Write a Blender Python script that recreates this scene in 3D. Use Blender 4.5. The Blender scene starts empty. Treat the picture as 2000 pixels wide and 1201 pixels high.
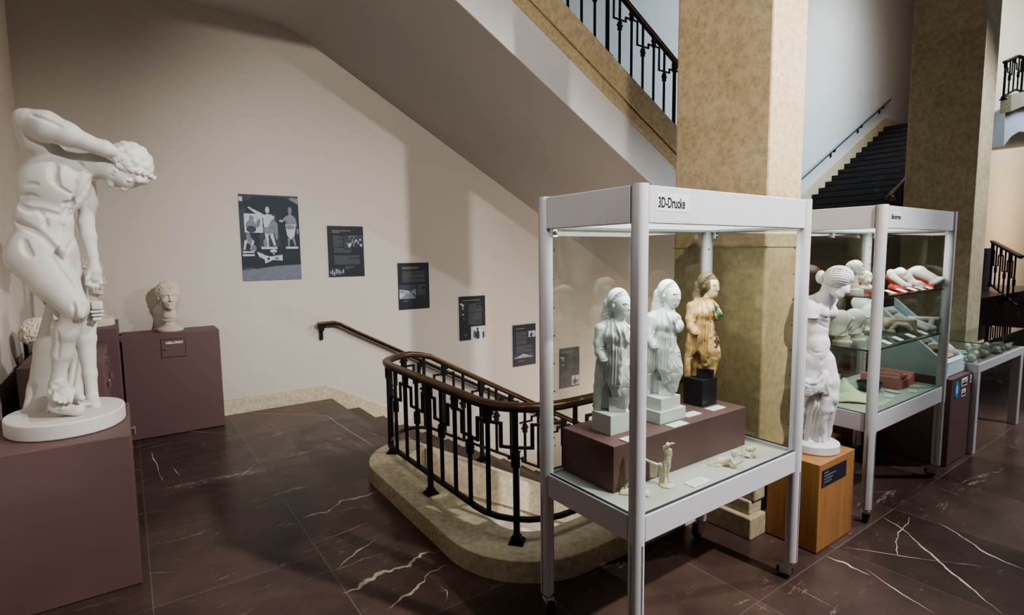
import bpy, bmesh, math, random
import numpy as np
from mathutils import Vector, Matrix
random.seed(7); RNG = np.random.default_rng(11)
SC = bpy.context.scene
COL = SC.collection
PI = math.pi

# ------------------------------------------------------------------ camera
F_PX, YAW, PITCH, ROLL, CAM_H = 1061.1, .6183452, .0984007, -.0118293, 1.6
def cam_axes():
    cy, sy, cp, sp = math.cos(YAW), math.sin(YAW), math.cos(PITCH), math.sin(PITCH)
    fw = np.array([sy*cp, cy*cp, -sp]); r = np.array([cy, -sy, 0.]); u = np.cross(r, fw)
    c, s = math.cos(ROLL), math.sin(ROLL)
    return c*r+s*u, -s*r+c*u, fw
CR, CU, CF = cam_axes()
CAM = np.array([0., 0., CAM_H])
def ray(px, py): return CF + (px-1000)/F_PX*CR - (py-600.5)/F_PX*CU
def onz(px, py, z):
    d = ray(px, py); return CAM + d*((z-CAM_H)/d[2])
def ony(px, py, y):
    d = ray(px, py); return CAM + d*(y/d[1])
cd = bpy.data.cameras.new('camera'); cam = bpy.data.objects.new('camera', cd); COL.objects.link(cam)
cd.sensor_fit = 'HORIZONTAL'; cd.sensor_width = 36; cd.lens = F_PX*36/2000
cd.clip_start = .05; cd.clip_end = 100
cam.matrix_world = Matrix((tuple(CR)+(0,), tuple(CU)+(0,), tuple(-CF)+(0,), (0, 0, 0, 1))).transposed()
cam.location = (0, 0, CAM_H)
SC.camera = cam

# ------------------------------------------------------------------ materials
def lin(c):
    return tuple(((v/255)/12.92 if v/255 <= .04045 else ((v/255+.055)/1.055)**2.4) for v in c) + (1.,)
class NT:
    def __init__(s, name):
        s.m = bpy.data.materials.new(name); s.m.use_nodes = True
        s.t = s.m.node_tree; s.b = s.t.nodes['Principled BSDF']; s.out = s.t.nodes['Material Output']
    def n(s, typ, **k):
        nd = s.t.nodes.new(typ)
        for a, v in k.items():
            if a.startswith('i_'): nd.inputs[a[2:].replace('_', ' ')].default_value = v
            else: setattr(nd, a, v)
        return nd
    def l(s, a, ao, b, bi): s.t.links.new(a.outputs[ao], b.inputs[bi])
    def ramp(s, src, so, stops):
        r = s.n('ShaderNodeValToRGB'); e = r.color_ramp.elements
        while len(e) < len(stops): e.new(.5)
        for el, (p, c) in zip(e, stops): el.position = p; el.color = c if len(c) == 4 else lin(c)
        s.l(src, so, r, 'Fac'); return r
    def mix(s, f, a, b, mode='MIX'):
        m = s.n('ShaderNodeMix', data_type='RGBA', blend_type=mode)
        for val, idx in ((f, 0), (a, 6), (b, 7)):
            if isinstance(val, tuple) and len(val) == 2: s.t.links.new(val[0].outputs[val[1]], m.inputs[idx])
            else: m.inputs[idx].default_value = val
        return (m, 2)
def bump(nt, scale, strength, dist=.01, detail=4):
    tc = nt.n('ShaderNodeTexCoord'); no = nt.n('ShaderNodeTexNoise', i_Scale=scale, i_Detail=detail)
    nt.l(tc, 'Object', no, 'Vector'); bp = nt.n('ShaderNodeBump', i_Strength=strength, i_Distance=dist)
    nt.l(no, 'Fac', bp, 'Height'); nt.l(bp, 'Normal', nt.b, 'Normal'); return tc, no
def plain(name, c, rough=.5, metal=0., var=.06, scale=6, bmp=.05, bscale=60, spec=.5, emit=None):
    nt = NT(name); b = nt.b
    tc, _ = bump(nt, bscale, bmp, .004)
    no = nt.n('ShaderNodeTexNoise', i_Scale=scale, i_Detail=5); nt.l(tc, 'Object', no, 'Vector')
    L = lin(c); hi = tuple(min(1, v*(1+var)) for v in L[:3])+(1,); lo = tuple(v*(1-var) for v in L[:3])+(1,)
    r = nt.ramp(no, 'Fac', [(.3, lo), (.7, hi)]); nt.l(r, 'Color', b, 'Base Color')
    b.inputs['Roughness'].default_value = rough; b.inputs['Metallic'].default_value = metal
    b.inputs['Specular IOR Level'].default_value = spec
    if emit:
        b.inputs['Emission Color'].default_value = lin(emit[0]); b.inputs['Emission Strength'].default_value = emit[1]
    return nt.m
def stone(name, base, dark, spot, rough=.55, joints=None):
    nt = NT(name); tc = nt.n('ShaderNodeTexCoord')
    n1 = nt.n('ShaderNodeTexNoise', i_Scale=3.2, i_Detail=8, i_Roughness=.65); nt.l(tc, 'Object', n1, 'Vector')
    n2 = nt.n('ShaderNodeTexNoise', i_Scale=26, i_Detail=5, i_Roughness=.7); nt.l(tc, 'Object', n2, 'Vector')
    v = nt.n('ShaderNodeTexVoronoi', i_Scale=34); nt.l(tc, 'Object', v, 'Vector')
    r1 = nt.ramp(n1, 'Fac', [(.32, dark), (.62, base)])
    r2 = nt.ramp(n2, 'Fac', [(.36, (150, 150, 150)), (.6, (255, 255, 255))])
    m1 = nt.mix(.45, (r1, 'Color'), (r2, 'Color'), 'MULTIPLY')
    n3 = nt.n('ShaderNodeTexNoise', i_Scale=9, i_Detail=9, i_Roughness=.75, i_Distortion=.6); nt.l(tc, 'Object', n3, 'Vector')
    r3 = nt.ramp(n3, 'Fac', [(.60, (0, 0, 0)), (.74, (255, 255, 255))])
    mm = nt.mix((r3, 'Color'), m1, lin(spot))
    r4 = nt.ramp(v, 'Distance', [(.05, (110, 90, 60)), (.16, (255, 255, 255))])
    m4 = nt.mix(.3, mm, (r4, 'Color'), 'MULTIPLY')
    nt.t.links.new(m4[0].outputs[2], nt.b.inputs['Base Color'])
    bp = nt.n('ShaderNodeBump', i_Strength=.25, i_Distance=.006); nt.l(n2, 'Fac', bp, 'Height'); nt.l(bp, 'Normal', nt.b, 'Normal')
    nt.b.inputs['Roughness'].default_value = rough
    return nt.m
def marble(name, c1, c2, vein, tile=None, rough=.28, vs=1.0):
    nt = NT(name); tc = nt.n('ShaderNodeTexCoord')
    n1 = nt.n('ShaderNodeTexNoise', i_Scale=2.1, i_Detail=9, i_Roughness=.68); nt.l(tc, 'Object', n1, 'Vector')
    base = nt.ramp(n1, 'Fac', [(.33, c1), (.66, c2)])
    # thin pale veins: contour lines of stretched noise, broken up by a second noise
    def veins(rot, scl, width, cut, seed):
        mp = nt.n('ShaderNodeMapping'); mp.inputs['Rotation'].default_value = (0, 0, rot); mp.inputs['Location'].default_value = (seed, seed*2, 0)
        mp.inputs['Scale'].default_value = (.55*scl, 2.1*scl, scl); nt.l(tc, 'Object', mp, 'Vector')
        a = nt.n('ShaderNodeTexNoise', i_Scale=1.0, i_Detail=7, i_Roughness=.62, i_Distortion=.5); nt.l(mp, 'Vector', a, 'Vector')
        s = nt.n('ShaderNodeMath', operation='SUBTRACT'); nt.l(a, 'Fac', s, 0); s.inputs[1].default_value = .5
        ab = nt.n('ShaderNodeMath', operation='ABSOLUTE'); nt.l(s, 'Value', ab, 0)
        rr = nt.ramp(ab, 'Value', [(0, (255, 255, 255)), (width, (0, 0, 0))])
        g = nt.n('ShaderNodeTexNoise', i_Scale=1.7*scl, i_Detail=4); nt.l(mp, 'Vector', g, 'Vector')
        gr = nt.ramp(g, 'Fac', [(cut, (0, 0, 0)), (cut+.1, (255, 255, 255))])
        return nt.mix(1.0, (rr, 'Color'), (gr, 'Color'), 'MULTIPLY')
    v1 = veins(.5, 1.2*vs, .006, .56, 3.1); v2 = veins(-.35, 2.6*vs, .008, .57, 8.3)
    m = nt.mix(v1, (base, 'Color'), lin(vein)); m = nt.mix(v2, m, lin(tuple(int(.55*a+.45*b) for a, b in zip(vein, c2))))
    if tile:
        sep = nt.n('ShaderNodeSeparateXYZ'); nt.l(tc, 'Object', sep, 'Vector')
        fs = []
        for ax, (off, sp) in zip('XY', tile):
            a = nt.n('ShaderNodeMath', operation='SUBTRACT'); nt.l(sep, ax, a, 0); a.inputs[1].default_value = off - 40*sp
            b = nt.n('ShaderNodeMath', operation='MODULO'); nt.l(a, 'Value', b, 0); b.inputs[1].default_value = sp
            c = nt.n('ShaderNodeMath', operation='LESS_THAN'); nt.l(b, 'Value', c, 0); c.inputs[1].default_value = .006
            fs.append(c)
        mx = nt.n('ShaderNodeMath', operation='MAXIMUM'); nt.l(fs[0], 'Value', mx, 0); nt.l(fs[1], 'Value', mx, 1)
        m = nt.mix((mx, 'Value'), m, lin((112, 104, 100)))
        # each slab a slightly different tone
        fl = nt.n('ShaderNodeVectorMath', operation='SNAP'); sb = nt.n('ShaderNodeVectorMath', operation='SUBTRACT')
        nt.l(tc, 'Object', sb, 0); sb.inputs[1].default_value = (tile[0][0]-40*tile[0][1], tile[1][0]-40*tile[1][1], -1)
        nt.l(sb, 'Vector', fl, 0); fl.inputs[1].default_value = (tile[0][1], tile[1][1], 10)
        wn = nt.n('ShaderNodeTexWhiteNoise', noise_dimensions='3D'); nt.l(fl, 'Vector', wn, 'Vector')
        wr = nt.ramp(wn, 'Value', [(0, (205, 205, 205)), (1, (255, 255, 255))])
        m = nt.mix(1.0, m, (wr, 'Color'), 'MULTIPLY')
    nt.t.links.new(m[0].outputs[2], nt.b.inputs['Base Color'])
    rr = nt.ramp(n1, 'Fac', [(.3, (int(255*rough*.8),)*3), (.7, (int(255*rough*1.3),)*3)])
    nt.b.inputs['Roughness'].default_value = rough; nt.b.inputs['Specular IOR Level'].default_value = .32
    return nt.m
def glass(name, tint, refl=1.0, rough=0.0):
    nt = NT(name); nt.t.nodes.remove(nt.b)
    geo = nt.n('ShaderNodeNewGeometry'); dt = nt.n('ShaderNodeVectorMath', operation='DOT_PRODUCT')
    nt.l(geo, 'Normal', dt, 0); nt.l(geo, 'Incoming', dt, 1)
    ab = nt.n('ShaderNodeMath', operation='ABSOLUTE'); nt.l(dt, 'Value', ab, 0)
    om = nt.n('ShaderNodeMath', operation='SUBTRACT'); om.inputs[0].default_value = 1; nt.l(ab, 'Value', om, 1)
    pw = nt.n('ShaderNodeMath', operation='POWER'); nt.l(om, 'Value', pw, 0); pw.inputs[1].default_value = 5
    ma = nt.n('ShaderNodeMath', operation='MULTIPLY_ADD'); nt.l(pw, 'Value', ma, 0); ma.inputs[1].default_value = .9*refl; ma.inputs[2].default_value = .045*refl
    tr = nt.n('ShaderNodeBsdfTransparent'); tr.inputs['Color'].default_value = lin(tint)
    gl = nt.n('ShaderNodeBsdfGlossy'); gl.inputs['Roughness'].default_value = rough
    mx = nt.n('ShaderNodeMixShader'); nt.l(ma, 'Value', mx, 0); nt.l(tr, 0, mx, 1); nt.l(gl, 0, mx, 2); nt.l(mx, 0, nt.out, 'Surface')
    return nt.m
def wood(name, c1, c2):
    nt = NT(name); tc = nt.n('ShaderNodeTexCoord'); mp = nt.n('ShaderNodeMapping'); mp.inputs['Scale'].default_value = (14, 14, .8)
    nt.l(tc, 'Object', mp, 'Vector'); no = nt.n('ShaderNodeTexNoise', i_Scale=3, i_Detail=6, i_Distortion=.4); nt.l(mp, 'Vector', no, 'Vector')
    r = nt.ramp(no, 'Fac', [(.3, c1), (.7, c2)]); nt.l(r, 'Color', nt.b, 'Base Color'); nt.b.inputs['Roughness'].default_value = .42
    return nt.m
M = dict(
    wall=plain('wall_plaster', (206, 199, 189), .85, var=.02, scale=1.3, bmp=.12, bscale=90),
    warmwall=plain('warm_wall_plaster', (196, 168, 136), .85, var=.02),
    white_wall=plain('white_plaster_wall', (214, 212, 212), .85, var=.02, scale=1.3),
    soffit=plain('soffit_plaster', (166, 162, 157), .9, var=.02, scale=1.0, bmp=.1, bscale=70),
    fascia=plain('white_fascia', (226, 222, 218), .8, var=.02),
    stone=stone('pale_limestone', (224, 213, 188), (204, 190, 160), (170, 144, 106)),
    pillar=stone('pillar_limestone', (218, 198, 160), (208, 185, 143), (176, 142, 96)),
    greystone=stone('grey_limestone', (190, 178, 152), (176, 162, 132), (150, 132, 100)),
    floor=marble('red_brown_marble', (70, 54, 50), (104, 83, 77), (206, 196, 186), ((.004, .7545), (1.262, .808))),
    step=marble('dark_step_marble', (58, 44, 38), (88, 68, 58), (170, 160, 150), None, .35, 1.4),
    stepdark=marble('black_brown_marble', (30, 24, 24), (46, 38, 36), (120, 112, 106), None, .4, 1.4),
    vein=plain('white_marble_vein', (206, 198, 186), .3, var=.12, scale=30),
    plaster=plain('white_plaster', (216, 213, 208), .62, var=.035, scale=5, bmp=.12, bscale=45),
    plaster2=plain('aged_plaster', (214, 204, 190), .7, var=.08, scale=7, bmp=.2, bscale=60),
    plaster3=plain('mauve_white_plaster', (206, 203, 208), .6, var=.03, scale=5, bmp=.1, bscale=45),
    printwhite=plain('printed_white', (214, 220, 220), .6, var=.02, bmp=.05, bscale=200),
    resin=plain('cream_resin', (226, 222, 196), .5, var=.04),
    enamel=plain('white_enamel_metal', (202, 200, 206), .35, var=.02, bmp=.02),
    strip=plain('white_strip', (218, 217, 220), .5, bmp=0),
    alu=plain('brushed_aluminium', (186, 188, 192), .3, .9, var=.04),
    chrome=plain('chrome_steel', (200, 204, 206), .18, 1., var=.04),
    rubber=plain('black_rubber', (26, 27, 30), .6),
    laminate=plain('maroon_brown_laminate', (106, 82, 82), .5, var=.02, bmp=.02),
    laminate_in=plain('dark_gap', (22, 18, 18), .8),
    felt=plain('grey_green_felt', (188, 189, 182), .95, var=.03, scale=40, bmp=.2, bscale=300),
    iron=plain('black_iron', (25, 28, 27), .42, .35, var=.2, scale=20, bmp=.15, bscale=90),
    bronze=plain('worn_bronze', (102, 80, 60), .36, .75, var=.25, scale=5, bmp=.05),
    oak=wood('orange_veneer', (140, 98, 60), (166, 120, 74)),
    glass=glass('clear_glass', (241, 242, 239)), shelf=glass('shelf_glass', (240, 250, 247)),
    glassedge=plain('green_glass_edge', (34, 62, 58), .2),
    lampface=plain('lit_white_panel', (235, 245, 240), .6, emit=((226, 246, 240), 1.6)),
    navy=plain('navy_print', (27, 35, 46), .55, var=.05, bmp=.0),
    text=plain('grey_print', (104, 106, 110), .6), title=plain('tan_print', (150, 132, 112), .6),
    black=plain('black_print', (18, 20, 24), .5, bmp=0), paper=plain('white_paper', (232, 236, 236), .8, bmp=0),
    card=plain('card_print', (186, 196, 198), .8, bmp=0), white=plain('white_print', (240, 240, 238), .6, bmp=0),
    blue=plain('blue_sticker', (60, 150, 205), .5, bmp=0),
    red=plain('red_silicone', (196, 66, 56), .5, var=.15, scale=14, bmp=.4, bscale=40),
    pink=plain('dusty_red_rubber', (206, 136, 132), .6, var=.08), pinkdark=plain('dusty_red_groove', (120, 62, 60), .7),
    green=plain('pale_green_silicone', (218, 226, 190), .6, var=.03), teal=plain('dark_bowl_rubber', (38, 46, 54), .35),
    tub=plain('pale_blue_tub', (206, 226, 236), .5, var=.02), relief=plain('brownish_cast', (176, 156, 144), .8, var=.25, scale=16, bmp=.8, bscale=24),
    blackwood=plain('black_plinth', (36, 38, 42), .35),
    g1=plain('photo_grey_light', (190, 194, 206), .6, var=.2, scale=40, bmp=0), g2=plain('photo_grey_mid', (122, 128, 142), .6, var=.25, scale=40, bmp=0),
    g3=plain('photo_grey_dark', (54, 66, 80), .6, var=.25, scale=30, bmp=0), g4=plain('photo_grey_black', (34, 46, 58), .6, bmp=0),
    g5=plain('photo_floor_grey', (112, 118, 134), .6, var=.12, scale=30, bmp=0),
)
def polychrome():
    nt = NT('painted_terracotta'); tc = nt.n('ShaderNodeTexCoord')
    n1 = nt.n('ShaderNodeTexNoise', i_Scale=14, i_Detail=8, i_Roughness=.7); nt.l(tc, 'Object', n1, 'Vector')
    r = nt.ramp(n1, 'Fac', [(.36, (126, 98, 62)), (.48, (196, 164, 112)), (.66, (222, 196, 148))])
    n2 = nt.n('ShaderNodeTexNoise', i_Scale=9, i_Detail=5); nt.l(tc, 'Object', n2, 'Vector')
    r2 = nt.ramp(n2, 'Fac', [(.62, (0, 0, 0)), (.68, (255, 255, 255))])
    m = nt.mix((r2, 'Color'), (r, 'Color'), lin((86, 70, 62)))
    nt.t.links.new(m[0].outputs[2], nt.b.inputs['Base Color']); nt.b.inputs['Roughness'].default_value = .6
    return nt.m
M['poly'] = polychrome()
M['polyhair'] = plain('brown_painted_hair', (104, 88, 66), .6, var=.3, scale=18)
M['polyface'] = plain('pale_painted_skin', (226, 208, 176), .55, var=.06)
M['polygreen'] = plain('green_painted_cloth', (44, 84, 62), .55, var=.2, scale=20)
M['polyred'] = plain('dark_red_painted_trim', (104, 62, 58), .6, var=.2, scale=20)

# ------------------------------------------------------------------ object helpers
def top_of(o):
    while o.parent: o = o.parent
    return o
def tag(o, label=None, cat=None, group=None, kind=None):
    if label: o['label'] = label
    if cat: o['category'] = cat
    if group: o['group'] = group
    if kind: o['kind'] = kind
    return o
def thing(name, label, cat, loc=(0, 0, 0), group=None, rz=0):
    o = bpy.data.objects.new(name, None); COL.objects.link(o); o.empty_display_size = .05
    o.location = loc; o.rotation_euler = (0, 0, rz)
    return tag(o, label, cat, group)
class MB:
    """collects shapes (in world or local coordinates) and links them as one mesh object"""
    def __init__(s): s.v = []; s.f = []; s.m = []
    def add(s, vs, fs, m=0):
        k = len(s.v); s.v += [tuple(map(float, p)) for p in vs]; s.f += [tuple(i+k for i in f) for f in fs]; s.m += [m]*len(fs); return s
    def box(s, x0, x1, y0, y1, z0, z1, m=0):
        return s.add([(x, y, z) for z in (z0, z1) for y in (y0, y1) for x in (x0, x1)],
                     [(0, 2, 3, 1), (4, 5, 7, 6), (0, 1, 5, 4), (2, 6, 7, 3), (0, 4, 6, 2), (1, 3, 7, 5)], m)
    def prism(s, poly, a, b, axis='z', m=0):
        n = len(poly)
        def P(p, h): return {'z': (p[0], p[1], h), 'y': (p[0], h, p[1]), 'x': (h, p[0], p[1])}[axis]
        vs = [P(p, a) for p in poly]+[P(p, b) for p in poly]
        fs = [tuple(range(n))[::-1], tuple(range(n, 2*n))]+[(i, (i+1) % n, n+(i+1) % n, n+i) for i in range(n)]
        return s.add(vs, fs, m)
    def lathe(s, prof, n=28, c=(0, 0, 0), m=0):
        vs = [(c[0]+r*math.cos(2*PI*i/n), c[1]+r*math.sin(2*PI*i/n), c[2]+z) for r, z in prof for i in range(n)]
        fs = [(j*n+i, j*n+(i+1) % n, (j+1)*n+(i+1) % n, (j+1)*n+i) for j in range(len(prof)-1) for i in range(n)]
        fs += [tuple(range(n))[::-1], tuple(range((len(prof)-1)*n, len(prof)*n))]
        return s.add(vs, fs, m)
    def sweep(s, path, prof, m=0, up=(0, 0, 1), closed=False):
        path = [Vector(p) for p in path]; n = len(prof); vs = []; up = Vector(up)
        for i, p in enumerate(path):
            t = (path[min(i+1, len(path)-1)]-path[max(i-1, 0)]).normalized()
            sd = t.cross(up)
            if sd.length < 1e-4: sd = t.cross(Vector((1, 0, 0)))
            sd.normalize(); uu = sd.cross(t).normalized()
            k = 1.
            if 0 < i < len(path)-1:
                a = (path[i]-path[i-1]).normalized(); k = 1/max(.5, a.dot(t))
            vs += [p+sd*a_*k+uu*b_*k for a_, b_ in prof]
        fs = [(j*n+i, j*n+(i+1) % n, (j+1)*n+(i+1) % n, (j+1)*n+i) for j in range(len(path)-1) for i in range(n)]
        fs += [tuple(range(n))[::-1], tuple(range((len(path)-1)*n, len(path)*n))]
        return s.add(vs, fs, m)
    def tube(s, path, r, n=10, m=0):
        return s.sweep(path, [(r*math.cos(2*PI*i/n), r*math.sin(2*PI*i/n)) for i in range(n)], m)
    def ball(s, c, r, n=10, m=0, sc=(1, 1, 1)):
        vs = [(c[0]+sc[0]*r*math.sin(PI*j/n)*math.cos(2*PI*i/n), c[1]+sc[1]*r*math.sin(PI*j/n)*math.sin(2*PI*i/n), c[2]-sc[2]*r*math.cos(PI*j/n)) for j in range(n+1) for i in range(n)]
        fs = [(j*n+i, j*n+(i+1) % n, (j+1)*n+(i+1) % n, (j+1)*n+i) for j in range(n) for i in range(n)]
        return s.add(vs, fs, m)
    def build(s, name, mats, parent=None, local=False, bevel=0, smooth=False, seg=2, kind=None):
        me = bpy.data.meshes.new(name); off = Vector((0, 0, 0))
        vs = s.v
        if parent is not None and not local:
            o = parent; off = Vector((0, 0, 0))
            while o: off = off+Vector(o.location); o = o.parent
            vs = [(a-off.x, b-off.y, c-off.z) for a, b, c in s.v]
        me.from_pydata(vs, [], s.f); me.update()
        for k in (mats if isinstance(mats, (list, tuple)) else [mats]): me.materials.append(M[k] if isinstance(k, str) else k)
        for p, mi in zip(me.polygons, s.m): p.material_index = mi
        bm = bmesh.new(); bm.from_mesh(me); bmesh.ops.remove_doubles(bm, verts=bm.verts, dist=1e-6)
        bmesh.ops.recalc_face_normals(bm, faces=bm.faces); bm.to_mesh(me); bm.free()
        ob = bpy.data.objects.new(name, me); COL.objects.link(ob)
        if parent is not None: ob.parent = parent
        if bevel:
            md = ob.modifiers.new('bevel', 'BEVEL'); md.width = bevel; md.segments = seg; md.limit_method = 'ANGLE'; md.angle_limit = .7
        if smooth:
            for p in me.polygons: p.use_smooth = True
            if smooth != 'all': me.set_sharp_from_angle(angle=.65)
        if kind: ob['kind'] = kind
        return ob
def rr(w, h, r, n=4):
    """rounded rectangle profile"""
    out = []
    for cx, cy, a0 in ((w/2-r, h/2-r, 0), (-w/2+r, h/2-r, PI/2), (-w/2+r, -h/2+r, PI), (w/2-r, -h/2+r, 1.5*PI)):
        out += [(cx+r*math.cos(a0+PI/2*i/n), cy+r*math.sin(a0+PI/2*i/n)) for i in range(n+1)]
    return out
def dup(o, loc=None, label=None, group=None, rz=None, parent=None):
    c = o.copy(); COL.objects.link(c)
    if parent is not None: c.parent = parent
    for ch in o.children: dup(ch, parent=c)
    if loc is not None: c.location = loc
    if rz is not None: c.rotation_euler = (0, 0, rz)
    if label: c['label'] = label
    if group: c['group'] = group
    return c
def struct(name, mb, mats, **k): return mb.build(name, mats, kind='structure', **k)
def textmesh(body, size, bold=0., sx=1., shear=0):
    cu = bpy.data.curves.new('lettering', 'FONT'); cu.body = body; cu.size = size; cu.offset = bold; cu.extrude = .0004; cu.align_x = 'LEFT'; cu.space_character = 1.0
    ob = bpy.data.objects.new('lettering', cu); COL.objects.link(ob)
    dg = bpy.context.evaluated_depsgraph_get(); me = bpy.data.meshes.new_from_object(ob.evaluated_get(dg))
    bpy.data.objects.remove(ob); bpy.data.curves.remove(cu)
    for v in me.vertices: v.co.x *= sx
    return me
def lettering(body, loc, size, mat, parent, bold=0., sx=1., name='lettering', yaw=0, extra=None):
    """upright text facing -y (yaw 0), loc = left end of the baseline in world"""
    me = textmesh(body, size, bold, sx)
    if extra:
        bm = bmesh.new(); bm.from_mesh(me)
        for x0, x1, z0, z1 in extra:
            vs = [bm.verts.new((x, z, .0004)) for x, z in ((x0, z0), (x1, z0), (x1, z1), (x0, z1))]; bm.faces.new(vs)
        bm.to_mesh(me); bm.free()
    me.materials.clear(); me.materials.append(M[mat])
    ob = bpy.data.objects.new(name, me); COL.objects.link(ob); ob.parent = parent
    off = Vector((0, 0, 0)); o = parent
    while o: off = off+Vector(o.location); o = o.parent
    ob.location = Vector(loc)-off; ob.rotation_euler = (PI/2, 0, yaw)
    return ob

# ------------------------------------------------------------------ the setting
YB = 6.10                       # back wall plane
SL = .538                       # slope of the stairs
XL = -.64                       # left wall plane
f = MB()
def flat(x0, x1, y0, y1, z=0., m=0): f.add([(x0, y0, z), (x1, y0, z), (x1, y1, z), (x0, y1, z)], [(0, 1, 2, 3)], m)
flat(XL, 1.45, -6, YB); flat(1.45, 1.815, 3.9, YB); flat(1.45, 40, -6, 2.05); flat(3.6, 40, 2.05, 2.6)
# pale veins inlaid in the marble
def vein(pts, w, jag=.3):
    P_ = [onz(a, b, .0008)[:2] for a, b in pts]; Q = []
    for a, b in zip(P_[:-1], P_[1:]):
        n = max(3, int(np.linalg.norm(b-a)/.010))
        Q += [a+(b-a)*i/n for i in range(n)]
    Q.append(P_[-1]); Q = np.array(Q); n = len(Q)
    for _ in range(6): Q[1:-1] = .5*Q[1:-1]+.25*(Q[:-2]+Q[2:])
    def wob(m):
        x = np.arange(n)*.010; o_ = np.zeros(n)
        for fr, am in ((9, 1.), (23, .6), (57, .45), (120, .3)): o_ += am*np.sin(x*fr*(.8+.4*random.random())+6.28*random.random())
        return o_*m
    o1, w1 = wob(w*jag*.35), np.clip(.62+wob(.26*min(1, jag+.3)), .12, 1.5); L, R = [], []
    for i, q in enumerate(Q):
        t = Q[min(i+1, n-1)]-Q[max(i-1, 0)]; t = t/np.linalg.norm(t); nn = np.array([-t[1], t[0]])
        e = min(1, i/14+.1, (n-1-i)/14+.1); ww = .66*w*e*w1[i]; o = nn*o1[i]
        L.append(q+o+nn*ww/2); R.append(q+o-nn*ww/2)
    for i in range(n-1):
        f.add([(*L[i], .0008), (*R[i], .0008), (*R[i+1], .0008), (*L[i+1], .0008)], [(0, 1, 2, 3)], 1)
vein([(590, 1012), (640, 1000), (668, 978), (715, 966), (742, 957)], .05, .6)
vein([(672, 1160), (730, 1130), (790, 1108), (818, 1082), (866, 1072)], .05, .9)
vein([(762, 1190), (815, 1150), (840, 1118), (875, 1102)], .035, .9)
vein([(612, 1062), (670, 1040), (722, 1018)], .014); vein([(660, 1110), (700, 1072), (735, 1054)], .02, .8)
vein([(640, 1002), (700, 990), (735, 992)], .012); vein([(466, 930), (515, 918)], .022); vein([(446, 940), (470, 930), (500, 905)], .01)
vein([(350, 841), (456, 848)], .012); vein([(480, 806), (640, 812), (655, 824), (735, 875)], .012); vein([(286, 1120), (300, 1118), (340, 1117)], .008)
vein([(520, 828), (545, 832)], .016); vein([(855, 1140), (872, 1165), (868, 1175)], .025, .9); vein([(725, 845), (742, 852)], .014)
vein([(295, 880), (305, 905), (312, 930), (320, 940)], .012, .9); vein([(335, 910), (352, 930)], .01); vein([(700, 975), (720, 995), (735, 985)], .012, .9)
vein([(1726, 1010), (1760, 1030), (1800, 1068), (1850, 1110), (1900, 1150), (1960, 1201)], .022, .5)
vein([(1830, 1020), (1870, 1042), (1920, 1078), (2000, 1112)], .024, .5)
vein([(1778, 1010), (1755, 1040), (1750, 1060), (1758, 1088)], .016, .9); vein([(1614, 1088), (1660, 1102), (1700, 1122)], .04, .7); vein([(1690, 1110), (1760, 1160), (1830, 1201)], .012, .6)
vein([(1650, 1068), (1800, 1092), (1940, 1108)], .008, .7); vein([(1936, 838), (1965, 843)], .014); vein([(1818, 948), (1872, 966)], .012); vein([(1954, 866), (2000, 880)], .012); vein([(1537, 1138), (1640, 1192)], .006, .4); vein([(1477, 1180), (1505, 1195)], .01)
struct('floor', f, ['floor', 'vein'])

w = MB(); w.box(XL-.2, 40, YB, YB+.2, -4.2, 8.2); struct('wall_back', w, 'wall')
w = MB(); w.box(XL-.2, XL, -6, YB, 0, 8.2); struct('wall_left', w, 'wall')
w = MB(); w.box(XL-.2, 40, -6.2, -6, 0, 8.2); struct('wall_front', w, 'white_wall')
w = MB(); w.box(XL-.2, 40, -6.2, YB+.2, 8.2, 8.4); struct('ceiling', w, 'white_wall')
w = MB(); w.box(40, 40.2, -6.2, YB+.2, -4.2, 8.4); struct('wall_right', w, 'white_wall')
w = MB(); w.box(XL, 14, 1.7, YB, -4.0, -3.9); struct('floor_lower', w, 'white_wall')
w = MB(); w.box(1.62, 9, 1.96, 2.16, -3.9, -.31); struct('wall_lower_front', w, 'white_wall')
w = MB(); w.box(1.38, 1.56, 2.17, 3.69, -3.9, -.31); w.box(1.6, 1.8, 4.01, YB-.001, -3.9, -.16); struct('wall_lower_left', w, 'white_wall')
w = MB(); w.box(14.0, 24, 3.58, 3.78, 0, 8.2); struct('wall_far', w, 'warmwall')

# stone skirting along the back wall, dropping with the stairs
def zs(x, z0, x0=1.815): return z0 if x <= x0 else z0-(x-x0)*SL
b = MB(); poly = [(.70, 0), (1.815, 0), (1.815, -.06), (9, -.06-(9-1.815)*SL-.12), (9, zs(9, .153, 1.771)), (1.771, .153), (.70, .153)]
b.prism(poly, YB-.022, YB-.001, 'y'); struct('baseboard_back', b, 'stone')
b = MB(); b.box(XL+.001, .7, YB-.022, YB-.001, 0, .153); b.box(XL+.001, XL+.022, -6, YB-.03, 0, .153); struct('baseboard_left', b, 'stone')

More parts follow.
